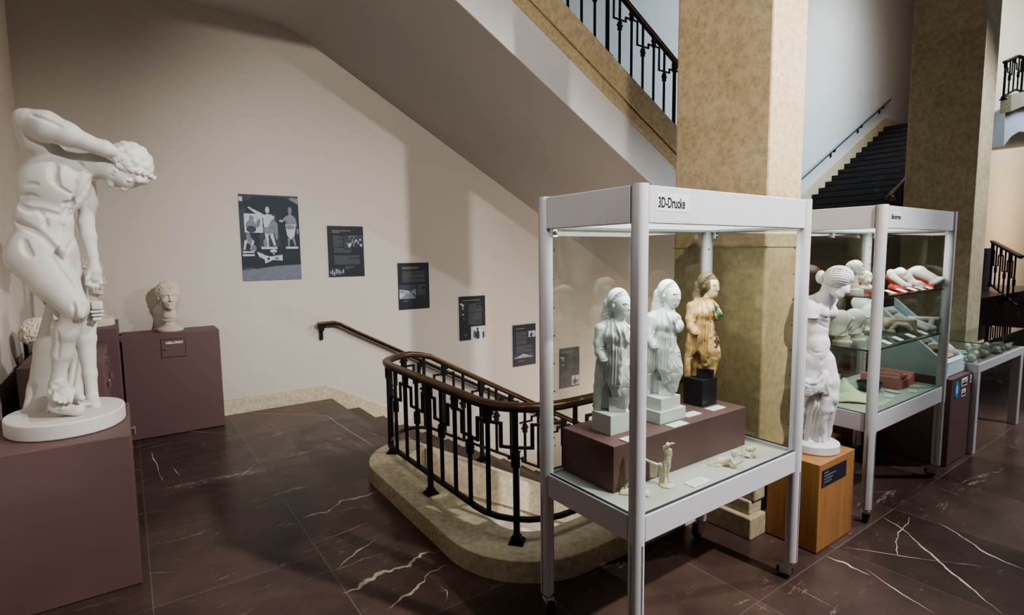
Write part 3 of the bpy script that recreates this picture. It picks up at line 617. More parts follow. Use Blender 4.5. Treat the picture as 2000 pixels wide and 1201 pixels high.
# ------------------------------------------------------------------ glass display cases on castors
def castor(m_, x, y, turn=0):
    c, s = math.cos(turn), math.sin(turn)
    m_.box(x-.022, x+.022, y-.022, y+.022, .078, .088)
def display_case(label, x0, x1, y0, y1, ztop, zband, zrail0, zrail1, text, tsize, brakes):
    t = thing('display_case', label, 'display case', ((x0+x1)/2, (y0+y1)/2, 0))
    pw = .056
    for i, (x, y) in enumerate(((x0, y0), (x1, y0), (x1, y1), (x0, y1))):
        sx, sy = (1 if x == x0 else -1), (1 if y == y0 else -1)
        cx, cy = x+sx*pw/2, y+sy*pw/2
        m_ = MB(); m_.prism([(cx+a, cy+b_) for a, b_ in rr(pw, pw, .024, 5)], .095, ztop, 'z'); p_ = m_.build('post', 'enamel', t, smooth=True)
        m_ = MB()
        for k in range(8):
            zz = zrail1+.12*(k+1)
            if zz < zband: m_.ball((cx+sx*(pw/2-.006), cy+sy*(pw/2+.0005), zz), .0035, 6)
        m_.build('screw_hole', 'rubber', p_)
        # groove down the free leg
        m_ = MB(); m_.box(cx-.004, cx+.004, cy-sy*0-pw/2-.0008, cy+pw/2+.0008, .1, zrail0); m_.box(cx-pw/2-.0008, cx+pw/2+.0008, cy-.004, cy+.004, .1, zrail0); m_.build('groove', 'alu', p_)
        a_ = .5+1.3*i; ca, sa = math.cos(a_), math.sin(a_); wx, wy = cx+.026*ca, cy+.026*sa
        m_ = MB(); m_.lathe([(.024, .084), (.026, .086), (.026, .096), (.012, .098)], 16, (cx, cy, 0))
        q = [(cx+ca*u-sa*v, cy+sa*u+ca*v) for u, v in ((-.022, -.020), (.034, -.020), (.034, .020), (-.022, .020))]; m_.prism(q, .066, .084, 'z')
        for sg in (-1, 1):
            q = [(cx+ca*u-sa*v, cy+sa*u+ca*v) for u, v in ((-.01, sg*.020-.002), (.046, sg*.020-.002), (.046, sg*.020+.002), (-.01, sg*.020+.002))]; m_.prism(q, .026, .074, 'z')
        if i in brakes:
            q = [(cx+ca*u-sa*v, cy+sa*u+ca*v) for u, v in ((.030, -.016), (.080, -.022), (.080, .022), (.030, .016))]; m_.prism(q, .058, .070, 'z')
        c_ = m_.build('castor', 'chrome', t, bevel=.003, smooth=True)
        m_ = MB(); n = 20; ring_ = []
        for r_, v in ((.010, -.014), (.032, -.014), (.036, -.010), (.036, .010), (.032, .014), (.010, .014)):
            ring_.append([(wx+ca*r_*math.cos(2*PI*k/n)-sa*v, wy+sa*r_*math.cos(2*PI*k/n)+ca*v, .0365+r_*math.sin(2*PI*k/n)) for k in range(n)])
        m_.add([p for r_ in ring_ for p in r_], [(j*n+i2, j*n+(i2+1) % n, ((j+1) % 6)*n+(i2+1) % n, ((j+1) % 6)*n+i2) for j in range(6) for i2 in range(n)])
        m_.build('wheel', 'rubber', c_, smooth=True)
    g = .010
    m_ = MB()
    for a in ((x0+pw, x1-pw, y0+g, y0+g+.03), (x0+pw, x1-pw, y1-g-.03, y1-g), (x0+g, x0+g+.03, y0+pw, y1-pw), (x1-g-.03, x1-g, y0+pw, y1-pw)): m_.box(*a, zband, ztop-.004)
    m_.box(x0+.02, x1-.02, y0+.02, y1-.02, ztop-.012, ztop-.002); m_.build('top_frame', 'enamel', t, bevel=.003)
    m_ = MB()
    for a in ((x0+pw, x1-pw, y0+g, y0+g+.03), (x0+pw, x1-pw, y1-g-.03, y1-g), (x0+g, x0+g+.03, y0+pw, y1-pw), (x1-g-.03, x1-g, y0+pw, y1-pw)): m_.box(*a, zrail0, zrail1)
    m_.build('bottom_frame', 'enamel', t, bevel=.003)
    m_ = MB(); m_.box(x0+.042, x1-.042, y0+.042, y1-.042, zrail1-.05, zrail1-.012); m_.build('deck', 'felt', t)
    m_ = MB(); m_.box(x0+.05, x1-.05, y0+.05, y1-.05, zband+.012, zband+.022); m_.build('light_panel', 'lampface', t)
    e = .0025
    for a in ((x0+pw-.004, x1-pw+.004, y0+.024-e, y0+.024+e), (x0+pw-.004, x1-pw+.004, y1-.024-e, y1-.024+e), (x0+.024-e, x0+.024+e, y0+pw-.004, y1-pw+.004), (x1-.024-e, x1-.024+e, y0+pw-.004, y1-pw+.004)):
        m_ = MB(); m_.box(*a, zrail1-.004, zband+.004); gp = m_.build('glass_pane', 'glass', t)
    m_ = MB()   # dark gasket line round the panes
    for a in ((x0+pw, x1-pw, y0+.018, y0+.030), (x0+.018, x0+.030, y0+pw, y1-pw), (x0+pw, x1-pw, y1-.030, y1-.018), (x1-.030, x1-.018, y0+pw, y1-pw)): m_.box(*a, zrail1-.002, zrail1+.0022)
    m_.build('gasket', 'navy', t)
    for x, y in ((x0+.03, y1-.08), ((x0+x1)/2, y1-.03), (x1-.03, y1-.08)):
        m_ = MB(); m_.box(x-.012, x+.012, y-.008, y+.008, zband-.035, zband+.004); m_.ball((x, y-.010, zband-.018), .009, 10); m_.build('hinge', 'chrome', t, bevel=.002)
    w_ = tsize*4.3
    m_ = MB(); m_.box(x0+.09, x0+.09+w_, y0+g-.0012, y0+g-.0002, zband+.042, zband+.042+tsize*1.5); sg = m_.build('title_strip', 'strip', t)
    return t, sg
case1, sg1 = display_case('front glass display case on castors, lettered 3D-Drucke, holding maiden figures', 1.418, 2.588, 1.245, 1.812, 1.832, 1.700, .552, .652, '3D-Drucke', .042, (0, 1))
case2, sg2 = display_case('second glass display case, lettered Silikonformen, with two glass shelves', 3.418, 4.588, 1.262, 1.822, 1.848, 1.718, .548, .654, 'Silikonformen', .034, (1,))
def serif_title(body, x, y, z, size, par, sx):
    """upright roman lettering: the plain strokes get slab serifs at the ends of their stems"""
    b_ = size*.022
    def width(tx):
        me = textmesh(tx+'I', size, b_, sx); w_ = max(v.co.x for v in me.vertices); bpy.data.meshes.remove(me); return w_
    w0 = width(''); bars = []; st = size*.085*sx+b_; hh = size*.022; ov = size*.035
    for k, ch in enumerate(body):
        me = textmesh(ch, size, b_, sx); xs = [v.co.x for v in me.vertices]; zs2 = [v.co.y for v in me.vertices]; bpy.data.meshes.remove(me)
        o_ = width(body[:k])-w0; L_, R_ = o_+min(xs), o_+max(xs); zb, zt = 0, max(zs2)
        spec = {'D': 'Lb Lt', 'r': 'Lb Lt', 'u': 'Lt Rt Rb', 'k': 'Lb Lt Rb Rt', 'l': 'Lb Lt', 'i': 'Lb', 'n': 'Lb Rb Lt', 'm': 'Lb Rb Lt', 'f': 'Lb', 'h': 'Lb Rb'}.get(ch, '')
        for q in spec.split():
            xc = L_+st/2 if q[0] == 'L' else R_-st/2; z_ = zb+hh/2 if q[1] == 'b' else zt-hh/2
            if ch == 'k' and q == 'Rt': z_ = size*.5
            bars.append((xc-st/2-ov, xc+st/2+(ov if q not in ('Lt', 'Rb') or ch in 'Dk' else 0), z_-hh/2, z_+hh/2))
    return lettering(body, (x, y, z), size, 'black', par, bold=b_, sx=sx, extra=bars)
serif_title('3D-Drucke', 1.418+.098, 1.2536, 1.755, .050, sg1, .64)
serif_title('Silikonformen', 3.418+.098, 1.2706, 1.770, .040, sg2, .60)
for z, xs0, xs1 in ((1.332, 3.45, 4.556), (1.026, 3.45, 4.556)):
    m_ = MB(); m_.box(xs0, xs1, 1.30, 1.79, z-.008, z); s_ = m_.build('glass_shelf', 'shelf', case2)
    m_ = MB(); m_.box(xs0, xs1, 1.298, 1.300, z-.008, z); m_.box(xs0-.002, xs0, 1.30, 1.79, z-.008, z); m_.build('shelf_edge', 'glassedge', s_)
    m_ = MB()
    for x in (3.452, 4.548):
        for y in (1.33, 1.74): m_.box(x-.02, x+.02, y-.006, y+.006, z-.014, z-.008)
    m_.build('shelf_bracket', 'chrome', s_)

# things standing in the first case
t = thing('riser', 'maroon block inside the front case carrying the three maiden figures', 'riser', (2.0, 1.63, .64))
m_ = MB(); m_.box(1.533, 2.462, 1.472, 1.782, .641, .834); m_.build('body', 'laminate', t, bevel=.003)
def card(x, y, z, w, d, label, rz=0., tilt=0., group=None, lines=5):
    t = thing('label_card', label, 'label', (x, y, z), group, rz); t.rotation_euler = (tilt, 0, rz)
    m_ = MB(); m_.box(-w/2, w/2, -d/2, d/2, .0005, .004); m_.build('card', 'paper', t, local=True)
    m_ = MB()
    for k in range(lines): m_.box(-w*.40, w*(.38-.1*(k % 3 == 2)), d*(.34-.72*k/lines)-d*.03, d*(.34-.72*k/lines)+d*.03, .0041, .0044)
    m_.build('printing', 'card', t, local=True); return t
for (x, y), lb in zip(((1.665, 1.495), (1.96, 1.498), (2.135, 1.555), (2.315, 1.545)), ('white label lying in front of the leftmost white maiden', 'white label in front of the middle maiden, nearest the riser edge', 'white label left of the black plinth, behind the middle maiden label', 'white label in front of the black plinth of the painted maiden')):
    card(x, y, .834, .105, .048, lb)
card(1.893, 1.338, .640, .115, .052, 'white label on the grey felt between the small figures')

# orange pedestal with a dark plaque
t = thing('pedestal', 'orange wood pedestal with dark plaque under the draped goddess statue', 'pedestal', (3.075, 1.445, 0))
m_ = MB(); m_.box(2.874, 3.278, 1.298, 1.577, .006, .487); m_.build('body', 'oak', t, bevel=.003)
m_ = MB(); m_.box(2.90, 3.17, 1.294, 1.2975, .360, .452); pl = m_.build('plaque', 'navy', t, bevel=.001)
m_ = MB()
for k, w_ in enumerate((.05, .13, .10, .085)): m_.box(2.915, 2.915+w_, 1.2936, 1.2940, .432-.017*k, .439-.017*k)
m_.box(2.912, 2.925, 1.2936, 1.294, .366, .372); m_.build('plaque_text', 'text', pl)
t = thing('wooden_box', 'low orange wooden box on the floor behind the goddess pedestal', 'box', (4.35, 1.98, 0))
m_ = MB(); m_.box(4.12, 4.50, 1.875, 2.03, .004, .16); m_.box(4.49, 4.503, 1.872, 2.032, .004, .16, 1); m_.build('body', ['oak', 'rubber'], t, bevel=.003)

# maroon block with stickers, tub on top
t = thing('pedestal', 'dark maroon pedestal with blue and white stickers under the pale blue tub', 'pedestal', (5.08, 1.6, 0))
m_ = MB(); m_.box(4.825, 5.279, 1.30, 1.86, .004, .655); m_.build('body', 'laminate', t, bevel=.004)
m_ = MB(); m_.box(4.62, 4.80, 1.75, 2.0, .004, .5); m_.build('side_block', 'laminate', t, bevel=.004)
m_ = MB(); m_.prism([(4.935+.048*math.cos(a), .565+.062*math.sin(a)) for a in np.linspace(0, 2*PI, 25)[:-1]], 1.297, 1.2995, 'y'); s_ = m_.build('round_sticker', 'blue', t)
m_ = MB(); m_.prism([(4.935+.016*math.cos(a), .565+.034*math.sin(a)) for a in np.linspace(0, 2*PI, 13)[:-1]], 1.2962, 1.2968, 'y'); m_.build('symbol', 'white', s_)
for x0_, x1_, z0_, z1_ in ((5.03, 5.16, .572, .632), (5.045, 5.135, .492, .548), (5.225, 5.262, .575, .636)):
    m_ = MB(); m_.box(x0_, x1_, 1.2972, 1.2995, z0_, z1_); s_ = m_.build('label_sticker', 'white', t)
    m_ = MB(); m_.box(x0_+.014, x1_-.012, 1.2962, 1.2970, z0_+.010, z0_+.026); m_.box(x0_+.02, x1_-.03, 1.2962, 1.297, z0_+.036, z0_+.042); m_.build('sticker_text', 'black', s_)
t = thing('casting_tub', 'pale blue sloping tub with a brownish cast inside, on the stickered pedestal', 'tub', (5.07, 1.6, .655))
prof = [(1.345, .657), (1.345, .768), (1.36, .775), (1.84, 1.20), (1.84, .657)]
m_ = MB(); m_.prism(prof, 4.84, 4.875, 'x'); m_.prism(prof, 5.24, 5.272, 'x'); m_.prism([(1.345, .657), (1.345, .768), (1.37, .785), (1.37, .657)], 4.875, 5.24, 'x')
m_.prism([(1.37, .657), (1.37, .735), (1.84, 1.13), (1.84, .657)], 4.875, 5.24, 'x'); m_.build('tub_body', 'tub', t, bevel=.006)
m_ = MB()
for k in range(7):
    yy = 1.42+.06*k; zz = .735+(yy-1.37)*.84+.018
    m_.ball((5.02+.05*math.sin(k*2.1), yy, zz), .075-.003*k, 10, sc=(1.7, .8, .26))
m_.ball((5.14, 1.43, .80), .07, 12, sc=(1.2, .8, .8)); m_.build('cast', 'relief', t, smooth='all')

# flat display table at the right edge
t = thing('display_table', 'low glass topped display table on white legs at the right edge', 'display table', (5.95, 1.55, 0))
X0, X1, Y0, Y1 = 5.283, 6.58, 1.265, 1.86
m_ = MB()
for a in ((X0, X1, Y0, Y0+.04), (X0, X1, Y1-.04, Y1), (X0, X0+.04, Y0+.04, Y1-.04), (X1-.04, X1, Y0+.04, Y1-.04)): m_.box(*a, .645, .712)
m_.build('frame', 'enamel', t, bevel=.003)
for x, y in ((X0+.035, Y0+.035), (X1-.035, Y0+.035), (X0+.035, Y1-.035), (X1-.035, Y1-.035)):
    m_ = MB(); m_.prism([(x+a, y+b_) for a, b_ in rr(.07, .07, .012, 3)], .003, .645, 'z'); m_.build('leg', 'enamel', t, smooth=True)
m_ = MB(); m_.box(X0+.04, X1-.04, Y0+.04, Y1-.04, .66, .70); m_.build('deck', 'felt', t)
for a in ((X0+.012, X1-.012, Y0+.012, Y0+.017), (X0+.012, X1-.012, Y1-.017, Y1-.012), (X0+.012, X0+.017, Y0+.017, Y1-.017), (X1-.017, X1-.012, Y0+.017, Y1-.017)):
    m_ = MB(); m_.box(*a, .712, .872); m_.build('glass_pane', 'glass', t)
m_ = MB(); m_.box(X0+.005, X1-.005, Y0+.005, Y1-.005, .872, .879); s_ = m_.build('glass_top', 'shelf', t)
m_ = MB(); m_.box(X0+.003, X1-.003, Y0+.003, Y0+.005, .872, .879); m_.box(X0+.003, X0+.005, Y0+.005, Y1-.005, .872, .879); m_.build('glass_edge', 'glassedge', s_)
m_ = MB(); m_.tube([(5.93, Y0+.008, .745), (5.93, Y0+.03, .745)], .016, 12); m_.box(5.922, 5.93, Y0+.008, Y0+.012, .712, .872); m_.build('lock', 'chrome', t)

# ------------------------------------------------------------------ sculpting: smooth distance fields turned into meshes
class Sculpt:
    """local frame: x to the viewer's right, y away from the viewer, z up; origin = centre of the base"""
    def __init__(s, c, lo, hi, h, rz=None):
        s.c = np.array(c, float)
        if rz is None:
            n = s.c[:2]/np.linalg.norm(s.c[:2]); s.rz = math.atan2(-n[0], n[1])
        else: s.rz = rz
        s.n = np.array([-math.sin(s.rz), math.cos(s.rz), 0]); s.a = np.array([math.cos(s.rz), math.sin(s.rz), 0])
        s.h = h; s.lo = np.array(lo, float); s.N = np.ceil((np.array(hi)-s.lo)/h).astype(int)+1
        s.F = np.full(s.N, 9., np.float32); s.ax = [s.lo[i]+h*np.arange(s.N[i], dtype=np.float32) for i in range(3)]
        s.k = .02
        D = s.c-CAM; w = D@CF; e = w/F_PX
        p0 = s.px((0, 0, 0)); s.mh = .01/abs(s.px((.01, 0, 0))[0]-p0[0]); s.mv = .01/abs(s.px((0, 0, .01))[1]-p0[1])
    def px(s, p):
        q = s.c+s.a*p[0]+s.n*p[1]+np.array([0, 0, p[2]])-CAM; w = q@CF
        return 1000+F_PX*(q@CR)/w, 600.5-F_PX*(q@CU)/w
    def P(s, px, py, d=0.):
        r = ray(px, py); t = (s.n@(s.c-CAM)+d)/(s.n@r); q = CAM+t*r-s.c
        return np.array([s.a@q, d, q[2]])
    def sub(s, lo, hi):
        i0 = np.clip(np.floor((np.array(lo)-s.lo)/s.h).astype(int)-1, 0, s.N); i1 = np.clip(np.ceil((np.array(hi)-s.lo)/s.h).astype(int)+2, 0, s.N)
        if (i1-i0).min() <= 0: return None
        sl = tuple(slice(a, b) for a, b in zip(i0, i1))
        return sl, np.meshgrid(*[s.ax[i][sl[i]] for i in range(3)], indexing='ij', sparse=True)
    def put(s, sl, d, k, sign):
        A = s.F[sl]
        if sign > 0:
            if k > 0: hh = np.clip(.5+.5*(A-d)/k, 0, 1); s.F[sl] = A+(d-A)*hh-k*hh*(1-hh)
            else: s.F[sl] = np.minimum(A, d)
        else:
            d = -d
            if k > 0: hh = np.clip(.5-.5*(A-d)/k, 0, 1); s.F[sl] = A+(d-A)*hh+k*hh*(1-hh)
            else: s.F[sl] = np.maximum(A, d)
    def cap(s, p, q, r0, r1=None, k=None, sign=1, flat=1.):
        r1 = r0 if r1 is None else r1; k = s.k if k is None else k; p = np.array(p, float); q = np.array(q, float)
        m = max(r0, r1)+k+2*s.h; g = s.sub(np.minimum(p, q)-m, np.maximum(p, q)+m)
        if g is None: return s
        sl, (X, Y, Z) = g; v = q-p; L = max(v@v, 1e-9)
        x, y, z = X-p[0], Y-p[1], Z-p[2]; t = np.clip((x*v[0]+y*v[1]+z*v[2])/L, 0, 1)
        d = np.sqrt((x-v[0]*t)**2+((y-v[1]*t)/flat)**2+(z-v[2]*t)**2)-(r0+(r1-r0)*t)
        s.put(sl, d.astype(np.float32), k, sign); return s
    def ell(s, c, r, rot=0., k=None, sign=1, tilt=0.):
        """rot: turn in the picture plane (x-z); tilt: turn in the y-z plane"""
        k = s.k if k is None else k; c = np.array(c, float); r = np.array(r, float); m = r.max()+k+2*s.h
        g = s.sub(c-m, c+m)
        if g is None: return s
        sl, (X, Y, Z) = g; x, y, z = X-c[0], Y-c[1], Z-c[2]
        if tilt: ct, st_ = math.cos(tilt), math.sin(tilt); y, z = ct*y+st_*z, -st_*y+ct*z
        if rot: cr, sr = math.cos(rot), math.sin(rot); x, z = cr*x+sr*z, -sr*x+cr*z
        k0 = np.sqrt((x/r[0])**2+(y/r[1])**2+(z/r[2])**2); k1 = np.sqrt((x/r[0]**2)**2+(y/r[1]**2)**2+(z/r[2]**2)**2)+1e-6
        s.put(sl, (k0*(k0-1)/k1).astype(np.float32), k, sign); return s
    def box(s, c, hs, k=0., sign=1, rad=0., yaw=0.):
        c = np.array(c, float); m = np.linalg.norm(hs)+k+2*s.h; g = s.sub(c-m, c+m)
        if g is None: return s
        sl, (X, Y, Z) = g; x, y, z = X-c[0], Y-c[1], Z-c[2]
        if yaw: x, y = math.cos(yaw)*x+math.sin(yaw)*y, -math.sin(yaw)*x+math.cos(yaw)*y
        q = [np.abs(v)-(h_-rad) for v, h_ in zip((x, y, z), hs)]
        d = np.sqrt(np.maximum(q[0], 0)**2+np.maximum(q[1], 0)**2+np.maximum(q[2], 0)**2)+np.minimum(np.maximum(np.maximum(q[0], q[1]), q[2]), 0)-rad
        s.put(sl, d.astype(np.float32), k, sign); return s
    def val(s, p):
        u = (np.asarray(p)-s.lo)/s.h; i = np.clip(np.floor(u).astype(int), 0, s.N-2); f_ = np.clip(u-i, 0, 1); o = 0
        for a in (0, 1):
            for b in (0, 1):
                for c in (0, 1):
                    w = (f_[..., 0] if a else 1-f_[..., 0])*(f_[..., 1] if b else 1-f_[..., 1])*(f_[..., 2] if c else 1-f_[..., 2])
                    o = o+w*s.F[i[..., 0]+a, i[..., 1]+b, i[..., 2]+c]
        return o
    def surf(s, px, py):
        """first point of the surface met along the sight line through a photo position"""
        r = ray(px, py); L = np.array([s.a@r, s.n@r, r[2]]); o = CAM-s.c; O = np.array([s.a@o, s.n@o, o[2]])
        t0 = (s.lo[1]-O[1])/L[1]; t1 = (s.lo[1]+s.h*(s.N[1]-1)-O[1])/L[1]; T = np.linspace(t0, t1, 700); Q = O+T[:, None]*L
        ok = ((Q > s.lo) & (Q < s.lo+s.h*(s.N-1))).all(1); v = np.where(ok, s.val(Q), 9); j = np.where(v < 0)[0]
        return Q[j[0]] if len(j) else None
    def march(s, o, dr):
        o = np.array(o, float); dr = np.array(dr, float); T = np.arange(0, 1.2, s.h*.6); Q = o+T[:, None]*dr
        ok = ((Q > s.lo) & (Q < s.lo+s.h*(s.N-1))).all(1); v = np.where(ok, s.val(Q), 9); j = np.where(v < 0)[0]
        return Q[j[0]] if len(j) else None
    def curve(s, pts, n=None):
        P_ = np.array(pts, float); d = np.r_[0, np.cumsum(np.linalg.norm(np.diff(P_, axis=0), axis=1))]; n = n or max(3, int(d[-1]/3))
        t = np.linspace(0, d[-1], n); out = np.stack([np.interp(t, d, P_[:, i]) for i in range(P_.shape[1])], 1)
        for _ in range(2):
            if len(out) > 4: out[1:-1] = .5*out[1:-1]+.25*(out[:-2]+out[2:])
        return out
    def line(s, pts, r, sign=-1, k=None, r1=None, sink=0., taper=True):
        """draw a crease (sign -1) or a ridge (+1) on the surface along photo positions; r in metres"""
        Q = [s.surf(*p) for p in s.curve(pts)]; Q = [q for q in Q if q is not None]; n = len(Q); k = r*1.2 if k is None else k
        r1 = r if r1 is None else r1
        # a step in depth larger than 8 cm breaks the line
        for i in range(n-1):
            if abs(Q[i][1]-Q[i+1][1]) > .05: continue
            ra, rb = [(r+(r1-r)*j/max(1, n-1))*(min(1, .45+j/3, .45+(n-1-j)/3) if taper else 1) for j in (i, i+1)]
            off = np.array([0, sink, 0]); s.cap(Q[i]+off, Q[i+1]+off, ra, rb, k, sign)
        return s
    def beads(s, pts, r, step, out=0.):
        c = s.curve(pts, 200); d = np.r_[0, np.cumsum(np.linalg.norm(np.diff(c, axis=0), axis=1))]
        Q = [s.surf(*[np.interp(t, d, c[:, i]) for i in (0, 1)]) for t in np.arange(0, d[-1], step)]
        for q in Q:
            if q is not None: s.ell(q-np.array([0, out, 0]), (r, r, r*.8), k=r*.25)
        return s
    def chain(s, pts, k=None, flat=1.):
        """pts: (px, py, depth, radius in px)"""
        Q = []
        for i, (a, b, d, r) in enumerate(pts):
            j = min(i, len(pts)-2); vx, vy = pts[j+1][0]-pts[j][0], pts[j+1][1]-pts[j][1]; L = math.hypot(vx, vy)+1e-6
            mpp = math.sqrt((vy/L*s.mh)**2+(vx/L*s.mv)**2); Q.append((s.P(a, b, d), r*mpp))
        for (p, r0), (q, r1) in zip(Q[:-1], Q[1:]): s.cap(p, q, r0, r1, k, flat=flat)
        return s
    def blob(s, px, py, d, rx, rz, ry, rot=0., k=None, sign=1):
        """ellipsoid: rx, rz in px, ry in metres"""
        return s.ell(s.P(px, py, d), (rx*s.mh, ry, rz*s.mv), rot, k, sign)
    def cut_below(s, z): s.F[:, :, s.ax[2] < z] = np.maximum(s.F[:, :, s.ax[2] < z], .5*s.h)
    def data(s, name, smooth=1):
        F = s.F.copy(); F[0] = F[-1] = 9; F[:, 0] = F[:, -1] = 9; F[:, :, 0] = F[:, :, -1] = 9
        F = np.clip(F, -2*s.h, 2*s.h)
        neg = F < 0; c = [neg[a:F.shape[0]-1+a, b:F.shape[1]-1+b, d:F.shape[2]-1+d] for a in (0, 1) for b in (0, 1) for d in (0, 1)]
        allc = c[0].copy(); anyc = c[0].copy()
        for q in c[1:]: allc &= q; anyc |= q
        act = anyc & ~allc; I = np.argwhere(act); idx = np.full(act.shape, -1, np.int64); idx[act] = np.arange(len(I))
        acc = np.zeros((len(I), 3)); cnt = np.zeros(len(I))
        cor = [(a, b, d) for a in (0, 1) for b in (0, 1) for d in (0, 1)]
        V = [F[I[:, 0]+a, I[:, 1]+b, I[:, 2]+d] for a, b, d in cor]
        for i in range(8):
            for j in range(i+1, 8):
                df = np.array(cor[j])-np.array(cor[i])
                if np.abs(df).sum() != 1: continue
                m = (V[i] < 0) != (V[j] < 0); t = np.where(m, V[i]/(V[i]-V[j]+1e-12), 0)
                acc += m[:, None]*(np.array(cor[i])+t[:, None]*df); cnt += m
        vs = s.lo+s.h*(I+acc/np.maximum(cnt, 1)[:, None]); quads = []
        for ax in range(3):
            o1, o2 = [(1, 2), (2, 0), (0, 1)][ax]; sh = [slice(None)]*3; sh2 = [slice(None)]*3
            sh[ax] = slice(0, -1); sh2[ax] = slice(1, None); A, B = neg[tuple(sh)], neg[tuple(sh2)]; E_ = np.argwhere(A != B)
            E_ = E_[(E_[:, o1] > 0) & (E_[:, o2] > 0) & (E_[:, o1] < act.shape[o1]) & (E_[:, o2] < act.shape[o2])]
            e1 = np.zeros(3, int); e1[o1] = 1; e2 = np.zeros(3, int); e2[o2] = 1
            q = np.stack([idx[tuple((E_-a).T)] for a in (e1+e2, e2, 0*e1, e1)], 1); fl = ~A[tuple(E_.T)]; q[fl] = q[fl][:, ::-1]; quads.append(q[(q >= 0).all(1)])
        Q = np.concatenate(quads)
        for _ in range(smooth):   # one light relaxation
            a = np.zeros_like(vs); n = np.zeros(len(vs))
            for i in range(4):
                np.add.at(a, Q[:, i], vs[Q[:, (i+1) % 4]]+vs[Q[:, (i+3) % 4]]); np.add.at(n, Q[:, i], 2)
            vs = .5*vs+.5*a/np.maximum(n, 1)[:, None]
        me = bpy.data.meshes.new(name); me.vertices.add(len(vs)); me.vertices.foreach_set('co', vs.astype(np.float32).ravel())
        me.loops.add(Q.size); me.loops.foreach_set('vertex_index', Q.astype(np.int32).ravel()); me.polygons.add(len(Q))
        me.polygons.foreach_set('loop_start', np.arange(0, Q.size, 4, dtype=np.int32)); me.update(calc_edges=True); me.validate()
        me.polygons.foreach_set('use_smooth', np.ones(len(me.polygons), bool))
        return me
    def build(s, name, mat, parent=None, smooth=1):
        me = s.data(name, smooth); me.materials.append(M[mat]); o = bpy.data.objects.new(name, me); COL.objects.link(o)
        if parent is not None: o.parent = parent
        else: o.location = s.c; o.rotation_euler = (0, 0, s.rz)
        return o
    def like(s, h=None, lo=None, hi=None):
        return Sculpt(s.c, s.lo if lo is None else lo, s.lo+s.h*(s.N-1) if hi is None else hi, h or s.h, s.rz)
def curls(S, c, r, n, size, keep, seed, k=None):
    """little hair curls scattered over an ellipsoid"""
    rnd = np.random.default_rng(seed); c = np.array(c)
    for i in range(n):
        ph = PI*(1+5**.5)*i; z = 1-2*(i+.5)/n; q = np.array([math.sqrt(1-z*z)*math.cos(ph), math.sqrt(1-z*z)*math.sin(ph), z])
        if not keep(q): continue
        p = c+q*np.array(r); t = np.cross(q, rnd.normal(size=3)); t /= np.linalg.norm(t)+1e-6
        b = np.cross(q, t); m = size*(.8+.4*rnd.random())
        for j in range(5):
            a0, a1 = j*1.1, (j+1)*1.1
            S.cap(p+m*.8*(t*math.cos(a0)+b*math.sin(a0))+q*m*.1*j, p+m*.8*(t*math.cos(a1)+b*math.sin(a1))+q*m*.1*(j+1), m*.42, m*.42, m*.15 if k is None else k)

def face(S, o, sc, fwd=-1, mouth=True):
    """classical face in local metric coordinates; o = centre of the head, looking along -y"""
    o = np.array(o, float)
    def p(x, y, z): return o+np.array([x, y, z])*sc
    S.ell(p(0, .012, .035), np.array([.076, .092, .088])*sc, k=.02*sc); S.ell(p(0, -.030, -.020), np.array([.060, .062, .082])*sc, k=.02*sc)
    S.ell(p(0, -.045, -.078), np.array([.040, .040, .034])*sc, k=.02*sc); S.ell(p(0, -.080, -.098), np.array([.018, .014, .014])*sc, k=.014*sc)
    for sg in (-1, 1):
        S.ell(p(sg*.030, -.088, .008), np.array([.021, .018, .013])*sc, k=.008*sc, sign=-1); S.ell(p(sg*.030, -.072, .007), np.array([.015, .014, .0085])*sc, k=.003*sc)
        S.cap(p(sg*.010, -.090, .026), p(sg*.050, -.070, .024), .0075*sc, .006*sc, .008*sc); S.ell(p(sg*.035, -.062, -.030), np.array([.022, .022, .02])*sc, k=.02*sc)
        S.ell(p(sg*.074, .010, -.005), np.array([.010, .020, .030])*sc, k=.006*sc)
    S.cap(p(0, -.092, .022), p(0, -.108, -.028), .0085*sc, .0115*sc, .006*sc)
    for sg in (-1, 1): S.ell(p(sg*.010, -.100, -.030), np.array([.008, .010, .007])*sc, k=.004*sc)
    S.cap(p(-.018, -.088, -.052), p(.018, -.088, -.052), .0062*sc, k=.005*sc); S.cap(p(-.015, -.087, -.066), p(.015, -.087, -.066), .0068*sc, k=.005*sc)
    S.cap(p(-.020, -.098, -.0585), p(.020, -.098, -.0585), .0028*sc, k=.003*sc, sign=-1)
SOCLE = [(.078, 0), (.080, .006), (.080, .016), (.074, .022), (.066, .026), (.050, .034), (.040, .046), (.036, .060), (.037, .068), (.046, .072), (.047, .080), (.036, .084)]
